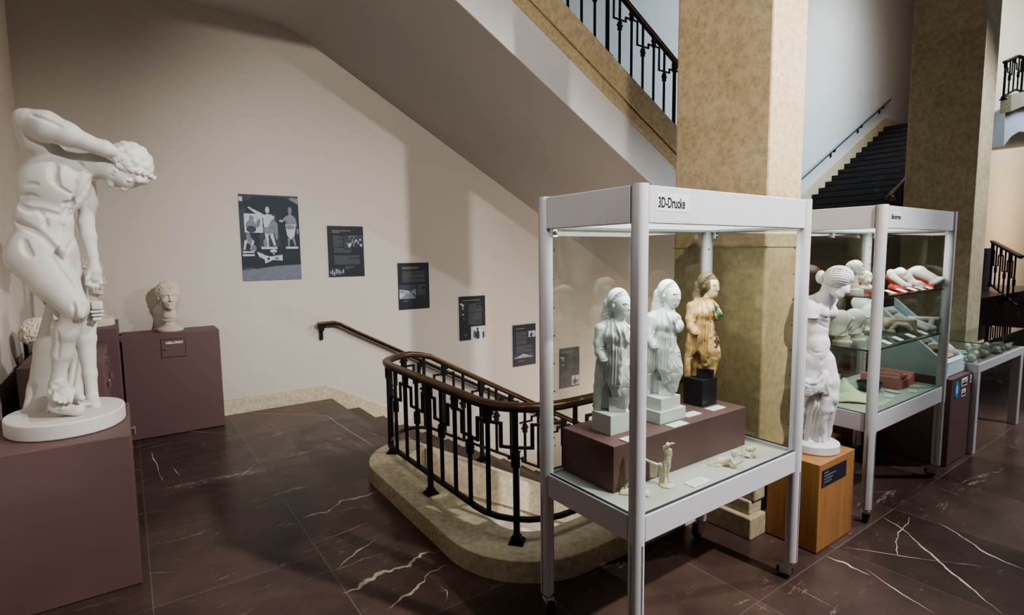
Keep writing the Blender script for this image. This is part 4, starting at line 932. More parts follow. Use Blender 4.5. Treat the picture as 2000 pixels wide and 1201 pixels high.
def bust(label, loc, rz, size, mat, hair='curly', h=.004, socle=SOCLE, tilt=0., neck=.10, beard=False, name='bust', turn=None, group=None, shoulders=False):
    """size = head height in metres"""
    sc = size/.235; zt = socle[-1][1]*sc if socle else 0.; zc = zt+(neck+.115)*sc
    S = Sculpt(loc, (-.15*sc, -.17*sc, -.005), (.15*sc, .17*sc, zc+.17*sc), h, rz); S.k = .02*sc
    face(S, (0, 0, zc), sc)
    if shoulders:
        S.cap((0, .012*sc, zc-.07*sc), (0, .02*sc, zt+.05*sc), .048*sc, .056*sc); S.ell((0, .01*sc, zt+.03*sc), (.115*sc, .055*sc, .07*sc)); S.cut_below(zt)
    else:
        S.cap((0, .012*sc, zc-.07*sc), (0, .010*sc, zt+.015*sc), .050*sc, .050*sc); S.ell((0, 0, zt+.012*sc), (.052*sc, .06*sc, .03*sc)); S.cut_below(zt-.002)
    o = S.build(name, mat, smooth=0); tag(o, label, 'bust', group)
    H = Sculpt(loc, S.lo, S.lo+S.h*(S.N-1), h, rz); c = np.array((0, .014*sc, zc+.042*sc)); r = np.array((.080, .096, .090))*sc
    H.ell(c, r*1.035, k=0); H.ell(c+np.array((0, -.10, -.078))*sc, np.array((.072, .075, .085))*sc, k=.01*sc, sign=-1)
    if hair == 'curly': curls(H, c, r, 210, .0155*sc, lambda q: (q[1] > -.25 or q[2] > .42) and q[2] > -.65, 3)
    elif hair == 'wave':
        for i in range(15):
            a = -1.5+3*i/14
            for sg in (1,): H.cap(c+r*np.array((math.sin(a), -math.cos(a)*.9, .35))*1.0, c+r*np.array((math.sin(a)*.7, .75, .75)), .012*sc, .010*sc, .006*sc)
    if beard: curls(H, (0, -.05*sc, zc-.085*sc), (.055*sc, .05*sc, .055*sc), 80, .012*sc, lambda q: q[2] < .3 and q[1] < .5, 5); H.ell((0, -.042*sc, zc-.088*sc), (.056*sc, .052*sc, .054*sc), k=.006)
    H.build('hair', mat, o, 0)
    if socle:
        m_ = MB(); m_.lathe([(a*sc, b*sc) for a, b in socle], 40); m_.build('socle', mat, o, local=True, smooth=True)
    if tilt:
        o.rotation_euler = (tilt, 0, rz)
    return o

# ------------------------------------------------------------------ the bending athlete on the left pedestal
A = Sculpt((-.285, 3.52, .757), (-.44, -.36, .0), (.54, .40, 1.62), .0044); A.k = .024
B_ = lambda *a, **k: A.blob(*a, **k)
B_(86, 482, .0, 64, 46, .118); B_(86, 432, .0, 57, 52, .100); B_(104, 362, .0, 68, 56, .118, rot=-.25)
A.chain([(92, 304, .02, 26), (135, 316, .03, 27), (166, 334, .04, 20)]); B_(158, 352, -.03, 20, 34, .07, rot=-.3); B_(112, 352, -.06, 40, 34, .06); B_(52, 372, .04, 18, 44, .09)
B_(52, 500, .05, 34, 46, .10)
A.chain([(148, 318, .01, 27), (188, 322, -.02, 25), (215, 326, -.04, 24)], k=.02)
A.chain([(110, 300, .05, 20), (165, 306, .03, 18), (200, 314, .0, 16)], k=.02)
# head hanging to the right, face turned down
hd = A.P(250, 324, -.03); B_(252, 322, -.03, 44, 36, .088); B_(262, 336, -.05, 30, 24, .070); A.chain([(212, 336, -.05, 15), (246, 350, -.06, 17), (278, 346, -.06, 14)], k=.02)
A.chain([(214, 352, -.05, 9), (216, 360, -.05, 8)], k=.014); A.chain([(260, 357, -.06, 4.6), (243, 369, -.065, 5.4)], k=.006); A.chain([(240, 369, -.065, 5), (247, 365, -.06, 4)], k=.003)
A.chain([(227, 360, -.05, 4), (226, 363, -.05, 3.4)], k=.008); A.chain([(232, 361, -.05, 3.6), (233, 364, -.05, 3)], k=.008)
A.chain([(262, 355, -.09, 5), (270, 352, -.11, 5), (284, 352, -.06, 6)], k=.012)
B_(253, 354, -.125, 9, 6, .026, k=.006, sign=-1); B_(253, 353, -.105, 6, 3.2, .012, k=.003); B_(226, 333, -.095, 6, 5, .014, k=.006)
# raised right arm
A.chain([(92, 298, .0, 27), (68, 274, -.05, 25), (46, 240, -.10, 18)]); A.chain([(44, 231, -.10, 15), (54, 234, -.105, 19), (88, 246, -.12, 27), (130, 262, -.13, 22), (168, 278, -.14, 15), (190, 286, -.14, 14)], k=.016)
A.chain([(190, 286, -.14, 14), (204, 290, -.14, 15), (218, 295, -.14, 11)], k=.012)
for a, b, c_ in (((216, 290), (228, 294), (235, 302)), ((218, 294), (230, 300), (236, 309)), ((216, 298), (227, 305), (232, 314)), ((213, 301), (222, 309), (226, 318))):
    A.chain([(*a, -.135, 4.4), (*b, -.13, 4.0), (*c_, -.115, 3.2)], k=.006)
A.chain([(198, 298, -.13, 5), (210, 306, -.125, 4.5), (218, 312, -.12, 3.6)], k=.006); B_(180, 279, -.165, 9, 6, .012, k=.012)
# hanging left arm
A.chain([(166, 340, .05, 21), (172, 395, .06, 19), (168, 436, .05, 16)]); A.chain([(168, 434, .05, 17), (173, 462, .03, 16), (181, 500, .0, 11), (184, 518, -.01, 10)], k=.014)
A.chain([(184, 516, -.01, 10), (185, 530, -.015, 14), (186, 544, -.02, 12)], k=.012)
for x0, y0, x1, y1, x2, y2 in ((177, 544, 173, 556, 176, 566), (183, 547, 181, 560, 183, 572), (189, 547, 189, 560, 189, 572), (195, 543, 197, 554, 196, 564)):
    A.chain([(x0, y0, -.02, 4.6), (x1, y1, -.03, 4.2), (x2, y2, -.015, 3.4)], k=.005)
A.chain([(176, 530, -.03, 5), (170, 544, -.04, 4.6), (168, 556, -.035, 3.8)], k=.006)
# right leg in front
A.chain([(72, 502, -.01, 54), (108, 552, -.08, 40), (146, 600, -.14, 26)]); B_(152, 602, -.155, 17, 24, .048, k=.02); B_(155, 610, -.19, 10, 13, .028, k=.014)
A.chain([(146, 610, -.13, 22), (131, 648, -.10, 22), (121, 690, -.06, 20), (115, 735, -.03, 14), (113, 752, -.02, 15)], k=.02); B_(121, 662, -.05, 19, 38, .055, rot=.2)
A.chain([(112, 752, -.01, 17), (120, 765, -.08, 19), (130, 774, -.14, 20)], k=.016); A.chain([(108, 768, -.10, 12), (138, 776, -.15, 13)], k=.014); B_(110, 758, .02, 13, 12, .03)
for x, y, r_ in ((106, 776, 5.0), (115, 780, 5.0), (125, 781, 5.2), (136, 779, 5.4)): A.chain([(x+1, y-9, -.13, r_*1.1), (x, y-2, -.18, r_*.86), (x+1, y+3, -.205, r_*.95), (x+1.5, y+6, -.212, r_*.7)], k=.0035)
A.chain([(147, 766, -.13, 8.5), (153, 772, -.18, 6.8), (158, 777, -.205, 7.2), (160, 779, -.212, 5.6)], k=.005)
# left leg behind
A.chain([(116, 500, .03, 38), (138, 560, .07, 30), (158, 612, .11, 24)]); A.chain([(158, 610, .11, 22), (168, 660, .12, 21), (176, 730, .09, 14), (180, 770, .07, 13)], k=.02)
A.chain([(180, 776, .06, 13), (184, 792, .01, 13), (186, 797, -.02, 10)], k=.012)
# loins
B_(121, 489, -.118, 9, 9, .026, k=.012); B_(122, 498, -.115, 5, 8, .018, k=.008)
B_(60, 428, -.03, 18, 12, .05, rot=-.5, k=.02)
# muscles drawn on the surface
L = A.line
_L=L; L=lambda p,r,k=None: _L(p, r*1.25, k=(k or r*1.5)*.9)
L([(30, 432), (58, 446), (84, 463), (103, 484), (112, 494)], .0085, k=.016); L([(148, 464), (139, 480), (130, 492)], .006, k=.012)
L([(38, 402), (58, 411), (78, 411), (100, 418), (121, 423)], .0075, k=.016); L([(121, 423), (130, 412), (138, 403), (141, 397)], .007, k=.014); L([(128, 429), (140, 421), (150, 411)], .006, k=.012)
L([(140, 392), (126, 420), (120, 438), (119, 470)], .0045, k=.012); L([(116, 441), (121, 442), (127, 441)], .0045, k=.006); L([(78, 412), (88, 428), (90, 444)], .005, k=.014)
L([(177, 352), (168, 372), (156, 388), (143, 397), (124, 398)], .007, k=.014); L([(108, 320), (104, 334), (105, 350), (112, 360)], .010, k=.016); L([(150, 352), (146, 374), (141, 396)], .004, k=.012)
L([(112, 362), (126, 372), (140, 380)], .0035, k=.012); L([(40, 385), (56, 380), (72, 383)], .004, k=.012); L([(48, 362), (60, 358), (74, 360)], .004, k=.012); L([(150, 316), (166, 330), (176, 338)], .0045, k=.012)
L([(46, 470), (50, 488), (60, 498)], .007, k=.02); L([(100, 500), (128, 540), (150, 572)], .003, k=.014); L([(142, 592), (145, 606), (144, 618)], .004, k=.012); L([(162, 592), (165, 604), (163, 616)], .0035, k=.012)
L([(112, 648), (115, 668), (112, 700)], .0025, k=.012); L([(104, 748), (112, 756), (122, 756)], .003, k=.01); L([(96, 760), (104, 770)], .003, k=.01); L([(60, 224), (84, 232), (120, 248)], .003, k=.012)
L([(214, 340), (224, 346)], .003, k=.006); L([(228, 361), (232, 366)], .003, k=.004); L([(247, 349), (254, 346), (262, 347)], .0028, k=.004)
ath = A.build('athlete_statue', 'plaster'); tag(ath, 'large white plaster statue of a bending nude athlete, arm raised to his curly head', 'statue')
HR = A.like(lo=(-.02, -.20, 1.20), hi=(.54, .14, 1.52), h=.0036); HR.k = .01
HR.blob(253, 319, -.025, 45, 36, .092); HR.blob(246, 352, -.10, 44, 18, .10, rot=.10, k=.012, sign=-1); HR.blob(205, 335, -.05, 16, 30, .2, k=.01, sign=-1)
c_ = HR.P(253, 319, -.025); rr_ = np.array((45*HR.mh, .092, 36*HR.mv)); rnd = np.random.default_rng(5)
for i in range(64):   # locks: nested crescents lying on the scalp
    ph = PI*(1+5**.5)*i; z = 1-2*(i+.5)/64; q = np.array([math.sqrt(1-z*z)*math.cos(ph), math.sqrt(1-z*z)*math.sin(ph), z])
    if q[2] < -.36 or (q[0] < -.55 and q[2] < .2): continue
    p = c_+q*rr_; t = np.cross(q, rnd.normal(size=3)); t /= np.linalg.norm(t); b = np.cross(q, t); a0 = rnd.random()*6
    HR.ell(p-q*.012, (.030, .030, .030), k=.004)
    for r_, th in ((.034, .0062), (.022, .0058), (.010, .0070)):
        pts = [p+q*(.012-.35*r_)+r_*(t*math.cos(a0+a)+b*math.sin(a0+a)) for a in np.linspace(0, 3.9, 8)]
        for u, v in zip(pts[:-1], pts[1:]): HR.cap(u, v, th, th, .0015)
for px_, py_ in ((222, 322), (230, 330), (240, 334), (252, 336), (264, 339), (276, 342), (288, 346), (294, 350)):
    q = A.surf(px_, py_-4)
    if q is not None: HR.cap(q, q+np.array([.014, -.004, -.008]), .0085, .0075, .002); HR.cap(q+np.array([.014, -.004, -.008]), q+np.array([.022, -.002, .004]), .0075, .006, .002); HR.cap(q+np.array([-.006, -.004, .004]), q+np.array([.012, -.010, .004]), .006, .005, .002)
HR.build('curly_hair', 'plaster', ath, 0)
SP = A.like(lo=(-.30, -.30, .03), hi=(.30, .36, .62), h=.006); SP.k = .02
SP.chain([(112, 596, .20, 22), (96, 680, .18, 30), (88, 760, .15, 34), (82, 826, .12, 44)], flat=.8)
SP.chain([(168, 548, .16, 15), (172, 600, .15, 20), (164, 690, .14, 24), (150, 770, .12, 26), (146, 815, .10, 30)], flat=.8); SP.line([(154, 640), (150, 700), (140, 760)], .006); SP.line([(172, 640), (168, 700)], .006)
for x0_, x1_, y0_, y1_ in ((178, 199, 583, 604), (175, 203, 604, 611), (177, 200, 611, 618), (180, 197, 618, 626)):
    p, q = SP.P(x0_, y1_, .07), SP.P(x1_, y0_, .07); SP.box((p+q)/2, ((q[0]-p[0])/2, .05, (q[2]-p[2])/2), k=.002)
SP.chain([(170, 558, .08, 9), (180, 552, .08, 10), (186, 570, .08, 10), (178, 588, .08, 9)], k=.008)
SP.box(SP.P(141, 789, -.11), (.062, .075, .009), rad=.005, yaw=.2); SP.blob(132, 806, -.06, 22, 12, .06, k=.012); SP.chain([(110, 770, .02, 8), (105, 800, .02, 14)], k=.01)
SP.chain([(112, 792, -.14, 14), (150, 800, -.16, 12)], k=.01)
SP.build('tree_stump', 'plaster', ath)
m_ = MB(); n = 60; out = [(.243*math.cos(a)*(1+.02*math.sin(3*a)), .285*math.sin(a)*(1+.02*math.cos(2*a))) for a in np.linspace(0, 2*PI, n+1)[:-1]]
m_.prism(out, .001, .078, 'z'); m_.build('oval_base', 'plaster', ath, local=True, bevel=.008, smooth=True, seg=3)

# ------------------------------------------------------------------ busts on the left pedestals
bust('white plaster bust with curly hair facing front on the wide pedestal with the locker door', (.315, 5.90, .93), .12, .245, 'plaster2', h=.0042,
     socle=[(.100, 0), (.104, .008), (.102, .022), (.088, .032), (.066, .042), (.052, .052), (.048, .075), (.050, .085), (.062, .090), (.064, .100), (.056, .106), (.044, .112)], neck=.075)
bust('white curly-haired head on the corner pedestal, half hidden behind the hanging hand of the athlete', (-.235, 5.60, 1.055), .80, .285, 'plaster2', h=.005, socle=[(.12, 0), (.12, .05), (.09, .06), (.07, .07), (.06, .09)], neck=.11)
t = Sculpt((-.475, 4.72, .968), (-.2, -.2, -.005), (.2, .2, .34), .005); t.k = .02
t.ell((-.01, 0, .14), (.085, .10, .09), rot=.5); t.ell((.05, -.03, .10), (.07, .08, .07)); t.cap((.05, 0, .06), (.07, .02, .0), .055, .06); t.cut_below(.0)
t.ell((-.01, 0, .145), (.092, .107, .097), k=.005); curls(t, (-.01, 0, .145), (.091, .106, .096), 130, .017, lambda q: q[2] > -.4, 21)
o = t.build('curly_head', 'plaster2', smooth=0); tag(o, 'tilted white curly head on the low pedestal behind the athlete, near the left wall', 'bust')

# ------------------------------------------------------------------ the three maiden figures
K = Sculpt((1.678, 1.622, .921), (-.16, -.11, .0), (.14, .12, .56), .0017); K.k = .008
def kz(x, y): return 1130+x/3.64, 540+y/3.64
def kch(pts, **k): K.chain([(*kz(a, b), d, r/3.64) for a, b, d, r in pts], **k)
def kb(x, y, d, rx, rz, ry, **k): K.blob(*kz(x, y), d, rx/3.64, rz/3.64, ry, **k)
def kl(pts, r, sign=-1, **k):
    k.setdefault('k', r*.8); K.line([kz(*p) for p in pts], r, sign, **k)
# body, mantle and skirt
kb(262, 420, .0, 98, 80, .058); kb(292, 380, -.01, 70, 60, .052); kch([(160, 372, .005, 44), (250, 356, .0, 48), (340, 378, .0, 38)])
kb(262, 424, -.035, 40, 50, .032); kb(358, 438, -.02, 34, 48, .034); kch([(262, 470, .0, 82), (262, 600, .0, 84), (286, 720, .0, 88)]); kch([(286, 720, .0, 86), (306, 800, .0, 74), (318, 870, .0, 46)])
kch([(330, 640, -.01, 44), (345, 740, -.015, 46), (352, 785, -.015, 40), (325, 880, -.01, 34), (330, 915, -.01, 26)])
kch([(250, 640, -.02, 44), (252, 760, -.025, 40), (262, 850, -.025, 24)])
# broken right arm and hanging sleeve
kch([(158, 374, -.01, 42), (142, 470, -.015, 36), (152, 540, -.025, 36), (172, 585, -.04, 30)]); kch([(168, 610, -.01, 46), (158, 700, -.005, 44), (146, 780, .0, 36)], flat=.7)
kch([(140, 780, .0, 34), (134, 880, .0, 30), (132, 958, .0, 28)], flat=.7)
kch([(196, 640, .030, 44), (200, 800, .034, 44), (204, 930, .03, 40)], flat=.6)
# head and hair
kch([(292, 262, .005, 40), (292, 330, .0, 42)]); kb(280, 164, .010, 78, 82, .050); kb(318, 205, -.012, 56, 80, .040); kb(322, 262, -.018, 36, 34, .026); kch([(338, 276, -.025, 13), (342, 281, -.025, 11)], k=.006)
kl([(226, 190), (244, 152), (272, 122), (304, 104), (338, 98)], .0042, 1, k=.004)
kch([(218, 190, .02, 42), (206, 280, .025, 42), (196, 360, .03, 46), (186, 430, .03, 40)])
kb(247, 210, -.030, 11, 17, .010, k=.004)
kch([(352, 196, -.028, 8), (361, 232, -.036, 10)], k=.005); kch([(330, 252, -.042, 7), (350, 254, -.034, 6)], k=.004); kch([(330, 262, -.042, 7), (349, 263, -.034, 6)], k=.004)
kb(330, 205, -.052, 17, 11, .011, k=.003, sign=-1); kb(331, 206, -.045, 10, 6, .008, k=.001); kb(366, 204, -.026, 9, 8, .008, k=.004, sign=-1)
kl([(318, 194), (332, 188), (346, 196)], .0024, 1); kl([(322, 257), (340, 260), (354, 255)], .0020)
K.k = .004
for i in range(11):   # hair waves over the brow
    x = 258+i*9.5; kl([(x, 128-i*1.0), (x-6+i*.6, 146-i*.6), (x-10+i*1.2, 164-i*1.4)], .0026)
kl([(208, 196), (250, 168), (300, 138), (352, 134)], .0018)
for y in (206, 224, 244, 266, 290, 316): kl([(176, y+24), (206, y+6), (236, y)], .0018)
for x0, x1, w_ in ((210, 196, .0042), (228, 214, .0042), (246, 236, .0042)):
    kl([(x0, 480), (x0-2, 580), (x1+6, 700), (x1, 775)], .0050, 1, k=.003)
for x0, x1, y1 in ((268, 262, 830), (288, 286, 800), (304, 300, 770)): kl([(x0, 500), (x0-2, 600), (x1, 700), (x1, y1)], .0046, 1, k=.003)
for x in (219, 237, 257, 278, 296): kl([(x, 520), (x-3, 640), (x-6, 760)], .0030, k=.003)
for x in (128, 146, 164, 182, 198): kl([(x+4, 620), (x, 700), (x-6, 780)], .0036, 1, k=.003)
for x in (122, 136, 150): kl([(x, 790), (x-2, 870), (x-6, 950)], .0036, 1, k=.003)
kl([(120, 800), (160, 790), (190, 776)], .003, k=.003)
# zigzag edge of the mantle and its diagonal hem
kl([(318, 480), (306, 560), (312, 606), (292, 640), (300, 690), (284, 720), (300, 768), (272, 800), (292, 850), (262, 862)], .0055, 1, k=.004)
kl([(318, 318), (352, 362), (388, 420), (392, 466), (370, 500)], .0046, 1, k=.003); kl([(312, 330), (320, 400), (352, 470), (376, 498)], .0042, 1, k=.003)
for i in range(7): kl([(330+i*7, 350+i*13), (338+i*6, 400+i*10), (352+i*4, 446+i*7)], .0014)
for i in range(6): kl([(238+i*10, 370), (246+i*8, 420), (262+i*4, 470)], .0013)
for i in range(5): kl([(340+i*5, 566+i*20), (358+i*4, 572+i*22)], .0040, 1, k=.002)
kl([(340, 560), (362, 620), (372, 680)], .004, 1, k=.003); kl([(322, 690), (350, 740), (380, 762)], .0022); kl([(300, 800), (330, 786), (372, 800)], .002); kl([(152, 596), (178, 606), (204, 596)], .003, 1, k=.002)
kl([(150, 520), (170, 508), (190, 520), (196, 560), (176, 590)], .003, 1, k=.003)
for pts in ([(212, 292), (212, 350), (198, 430), (172, 494)], [(238, 300), (241, 400), (246, 534)], [(258, 316), (278, 362), (298, 424), (296, 504)]):
    K.beads([kz(*p) for p in pts], .0052, 2.6, .0015)
K.box(K.P(*kz(275, 920), .01), (.036, .03, .045), k=.003); K.cut_below(.0)
kore_me = K.data('maiden', 0)
def maiden(loc, label, mat):
    o = bpy.data.objects.new('maiden_statue', kore_me.copy()); COL.objects.link(o); o.data.materials.clear(); o.data.materials.append(M[mat]); o.location = loc; o.rotation_euler = (0, 0, K.rz)
    return tag(o, label, 'statue', 'maiden figures on the maroon riser')
def plinth(o, w, d, h, mat, z, name='plinth', ox=0, oy=0):
    m_ = MB(); c, s_ = math.cos(-K.rz), math.sin(-K.rz)
    q = [(c*(x+ox)-s_*(y+oy), s_*(x+ox)+c*(y+oy)) for x, y in ((-w/2, -d/2), (w/2, -d/2), (w/2, d/2), (-w/2, d/2))]; m_.prism(q, z, z+h, 'z'); return m_.build(name, mat, o, local=True, bevel=.0015)
ks = [maiden((1.678, 1.622, .921), 'white maiden statue on a single block, leftmost of the three in the front case', 'printwhite'),
      maiden((1.978, 1.602, .947), 'white maiden statue on a stepped block, between the other two in the front case', 'printwhite'),
      maiden((2.335, 1.648, .9695), 'ochre painted maiden statue with green cloth on a black block', 'poly')]
plinth(ks[0], .130, .112, .086, 'printwhite', -.0865)
plinth(ks[1], .134, .110, .056, 'printwhite', -.056); plinth(ks[1], .180, .130, .056, 'printwhite', -.1125, 'lower_plinth', .005)
plinth(ks[2], .118, .112, .1345, 'blackwood', -.135, 'plinth')
# paint on the third maiden
me = ks[2].data; zs_ = [v.co for v in me.vertices]
bx = K.P(*kz(275, 920), .01)[0]
for nm in ('polyhair', 'polyface', 'polygreen', 'polyred', 'blackwood'): me.materials.append(M[nm])
def k_local(x, y): p = K.P(*kz(x, y), 0); return p[0], p[2]
(fx0, fz0), (fx1, fz1) = k_local(300, 290), k_local(375, 168)
for p in me.polygons:
    c_ = p.center; X, Z = K.px((c_.x, c_.y, c_.z)); X, Z = (X-1130)*3.64, (Z-540)*3.64
    if Z < 292:
        p.material_index = 2 if (c_.y < .01 and X > 296-max(0, Z-225)*.75 and Z > 150) else 1
    elif Z < 430 and X < 222 and c_.y > .004: p.material_index = 1
    elif 300 < X and 330 < Z < 470 and c_.y < .02 and (X-318)/(Z-318+1e-3) < .62 and X > 312+(Z-330)*.28: p.material_index = 3
    elif 340+9*math.sin(Z/9) < X < 372+8*math.sin(Z/13) and 560+8*math.sin(X/5) < Z < 720 and c_.y < .0: p.material_index = 4
    elif 750+14*math.sin(X/7) < Z < 850 and 176+8*math.sin(Z/9) < X < 226 and c_.y < .0: p.material_index = 4
    elif c_.z < .0475 and abs(c_.x-bx) < .0385 and X > 196: p.material_index = 5

# ------------------------------------------------------------------ the draped goddess on the orange pedestal
G = Sculpt((3.10, 1.444, .487), (-.24, -.20, .0), (.24, .22, 1.16), .0036); G.k = .014
g = G.chain; gb = G.blob
gb(1639, 541, -.03, 26, 20, .072); gb(1643, 556, -.045, 17, 15, .046); g([(1656, 562, -.075, 3.5), (1655, 570, -.085, 3.5)], k=.006); g([(1632, 570, -.06, 9), (1640, 575, -.07, 8), (1650, 566, -.075, 8)], k=.012); gb(1603, 541, .0, 10, 12.5, .030, k=.006)
g([(1620, 556, -.01, 13), (1611, 590, .0, 17)]); g([(1582, 594, .02, 15), (1606, 586, .0, 15), (1626, 586, .03, 9)]); gb(1596, 612, .0, 29, 30, .072); gb(1624, 604, .03, 8, 22, .05)
g([(1586, 596, -.02, 17), (1587, 616, -.045, 17)], k=.01); G.box(G.P(1587, 630, -.06), (.09, .06, .02), k=.002, sign=-1) if False else None
gb(1611, 611, -.048, 11, 11, .034, k=.022); gb(1629, 610, -.012, 8, 10.5, .032, k=.020)
gb(1594, 642, .0, 24, 28, .064); gb(1596, 672, -.01, 25, 26, .070); gb(1592, 702, .0, 33, 28, .082); gb(1600, 690, -.04, 16, 20, .045)
g([(1604, 706, .0, 27), (1618, 745, -.02, 21), (1624, 776, -.035, 14)]); gb(1627, 777, -.05, 9, 12, .035); g([(1624, 784, -.03, 12), (1612, 840, .02, 12), (1606, 880, .04, 10)])
g([(1584, 716, .0, 29), (1582, 768, -.02, 25), (1580, 825, -.01, 19), (1578, 872, .0, 15)])
# wrapped cloth
g([(1562, 740, -.03, 8), (1578, 752, -.09, 8), (1596, 750, -.10, 8), (1611, 734, -.085, 7)], k=.012); g([(1562, 752, -.03, 9), (1580, 764, -.09, 8), (1598, 760, -.10, 8), (1613, 742, -.09, 6)], k=.012)
g([(1612, 730, -.08, 6), (1617, 748, -.085, 7), (1612, 766, -.085, 7)], k=.01); g([(1612, 764, -.08, 7), (1610, 800, -.07, 9), (1604, 838, -.05, 9)], k=.012); g([(1616, 762, -.075, 6), (1621, 800, -.065, 7), (1618, 815, -.05, 6)], k=.012)
g([(1600, 790, -.05, 12), (1600, 835, -.03, 12), (1604, 878, .0, 11)]); g([(1572, 770, .02, 14), (1568, 830, .02, 12), (1567, 876, .02, 10)])
# foot
g([(1580, 868, -.03, 10), (1590, 878, -.08, 9), (1602, 885, -.12, 7)], k=.012)
for i in range(5): g([(1597+i*3.4, 884-i*.4, -.115+.012*i, 2.6), (1603+i*3.2, 889-i*.8, -.14+.012*i, 2.4)], k=.004)
g([(1612, 876, .0, 7), (1618, 882, -.02, 5)], k=.01)
Lg = G.line
for pts, r_ in (([(1566, 700), (1580, 712), (1600, 716), (1610, 710)], .0), ([(1611, 697), (1608, 704), (1605, 709)], .004), ([(1601, 699), (1604, 705), (1605, 709)], .003), ([(1596, 600), (1612, 599)], .0), ([(1600, 616), (1612, 622), (1622, 621)], .004), ([(1622, 600), (1623, 614), (1620, 622)], .005),
                ([(1598, 632), (1612, 640), (1618, 641)], .003), ([(1604, 668), (1605, 671)], .003), ([(1578, 680), (1592, 690), (1608, 688)], .003)):
    if r_: Lg(pts, r_, k=r_*2)
for a in range(6): Lg([(1563, 742+a*4), (1578, 752+a*4), (1594, 753+a*2.5), (1608, 742+a*2)], .0050, k=.004)
for a in range(7): Lg([(1590-a*2, 770+a*2), (1584-a*2, 810), (1574-a*1, 862)], .0055, k=.005)
for a in range(5): Lg([(1604+a*4, 772), (1602+a*4.2, 800), (1598+a*4, 832-a*4)], .0055, k=.003)
for a in range(4): Lg([(1594+a*4, 836), (1596+a*4, 858), (1600+a*3, 880)], .0050, k=.003)
for pts in ([(1600, 774), (1590, 800), (1582, 830)], [(1612, 744), (1606, 756)], [(1616, 752), (1618, 770)]): Lg(pts, .0055, 1, k=.003)
for a in range(5): Lg([(1564, 746+a*5), (1580, 757+a*4), (1596, 756+a*2.5), (1610, 744+a*2)], .0052, 1, k=.002)
for a in range(5): Lg([(1606+a*3.6, 774), (1604+a*3.8, 802), (1600+a*3.8, 834-a*4)], .0055, 1, k=.002)
for pts in ([(1596, 776), (1588, 800), (1576, 838), (1568, 870)], [(1588, 776), (1580, 806), (1570, 850)], [(1602, 780), (1594, 812), (1586, 856)], [(1598, 838), (1600, 860), (1606, 882)], [(1606, 840), (1608, 862), (1612, 880)]): Lg(pts, .0055, 1, k=.003)
G.cut_below(.045)
# arms are broken off in a flat cut
sl_ = G.sub(G.P(1545, 623, -.2), G.P(1602, 617, .06))
god = G.build('goddess_statue', 'plaster3', smooth=1); tag(god, 'white draped goddess statue without arms, head bowed, on the orange pedestal', 'statue')
AR = G.like(h=.004, lo=(-.22, -.16, .70), hi=(.02, .10, .98)); AR.k = .015
AR.chain([(1584, 592, -.02, 17), (1582, 606, -.05, 17), (1586, 640, -.075, 16)]); q = AR.P(1585, 620.5, -.05); AR.F[:, :, AR.ax[2] < q[2]] = 9
AR.build('arm_stump', 'plaster3', god)
GH = G.like(h=.0034, lo=(-.10, -.14, .90), hi=(.22, .10, 1.16)); GH.k = .008
GH.blob(1638, 541, -.042, 28, 21, .084); GH.blob(1650, 585, -.06, 30, 20, .14, rot=-.1, k=.01, sign=-1); GH.blob(1612, 580, -.02, 14, 14, .12, k=.01, sign=-1); GH.blob(1603, 541, .0, 10, 12.5, .030, k=.006)
for i in range(9): GH.line([(1616+i*1.5, 532+i*3.6), (1628, 526+i*4.2), (1642, 526+i*4.6), (1656, 531+i*4.4), (1664, 536+i*4)], .0050, k=.005)
for i in range(9): GH.line([(1616+i*1.5, 530+i*3.6), (1628, 524+i*4.2), (1642, 524+i*4.6), (1656, 529+i*4.4)], .0034, 1, k=.004)
for i in range(4): GH.line([(1596+i*3, 534), (1598+i*3, 542), (1601+i*2.5, 550)], .003, k=.004)
GH.build('bound_hair', 'plaster3', god, 0)
m_ = MB(); m_.prism([(.128*math.cos(a)+.004, .128*math.sin(a)) for a in np.linspace(0, 2*PI, 49)[:-1]], .001, .050, 'z'); m_.build('round_base', 'plaster3', god, local=True, bevel=.006, smooth=True, seg=3)

# ------------------------------------------------------------------ small resin figures in the front case
def fig(name, label, loc, lo, hi, h=.0016):
    s = Sculpt(loc, lo, hi, h); s.k = .005; s.label = label; s.nm = name; return s
def zz(z0, x0, sc): return lambda x, y: (x0+x/sc, z0+y/sc)
fz = lambda x, y: (1190+x/6.452, 840+y/6.452)
def fch(S, pts, **k): S.chain([(*fz(a, b), d, r/6.452) for a, b, d, r in pts], **k)
# standing one
s1 = fig('figurine', '', (1.762, 1.398, .640), (-.07, -.06, .0), (.07, .06, .23))
fch(s1, [(738, 178, -.005, 22), (738, 200, -.005, 20)]); s1.blob(*fz(736, 184), 0, 26/6.45, 30/6.45, .011); fch(s1, [(735, 210, .0, 12), (733, 232, 0, 14)])
fch(s1, [(700, 248, .0, 20), (732, 244, .0, 24), (768, 250, .0, 18)]); s1.blob(*fz(733, 285), 0, 47/6.45, 48/6.45, .012); s1.blob(*fz(730, 345), 0, 40/6.45, 46/6.45, .0115); s1.blob(*fz(727, 392), 0, 44/6.45, 34/6.45, .0125)
fch(s1, [(690, 240, -.004, 17), (690, 214, -.012, 15), (738, 192, -.018, 13), (776, 172, -.014, 11)], k=.003)
for a, b in ((795, 160), (806, 172), (822, 166)): fch(s1, [(776, 172, -.014, 11), (a, b, -.012, 6)], k=.002)
fch(s1, [(778, 252, .0, 15), (782, 310, .004, 13), (768, 380, .006, 11), (764, 470, .008, 8)], k=.003)
fch(s1, [(700, 410, -.004, 25), (702, 490, -.008, 20), (700, 560, -.004, 17), (690, 660, .0, 11), (688, 712, .0, 10)], k=.004); fch(s1, [(688, 715, .0, 11), (690, 735, -.012, 9)], k=.003)
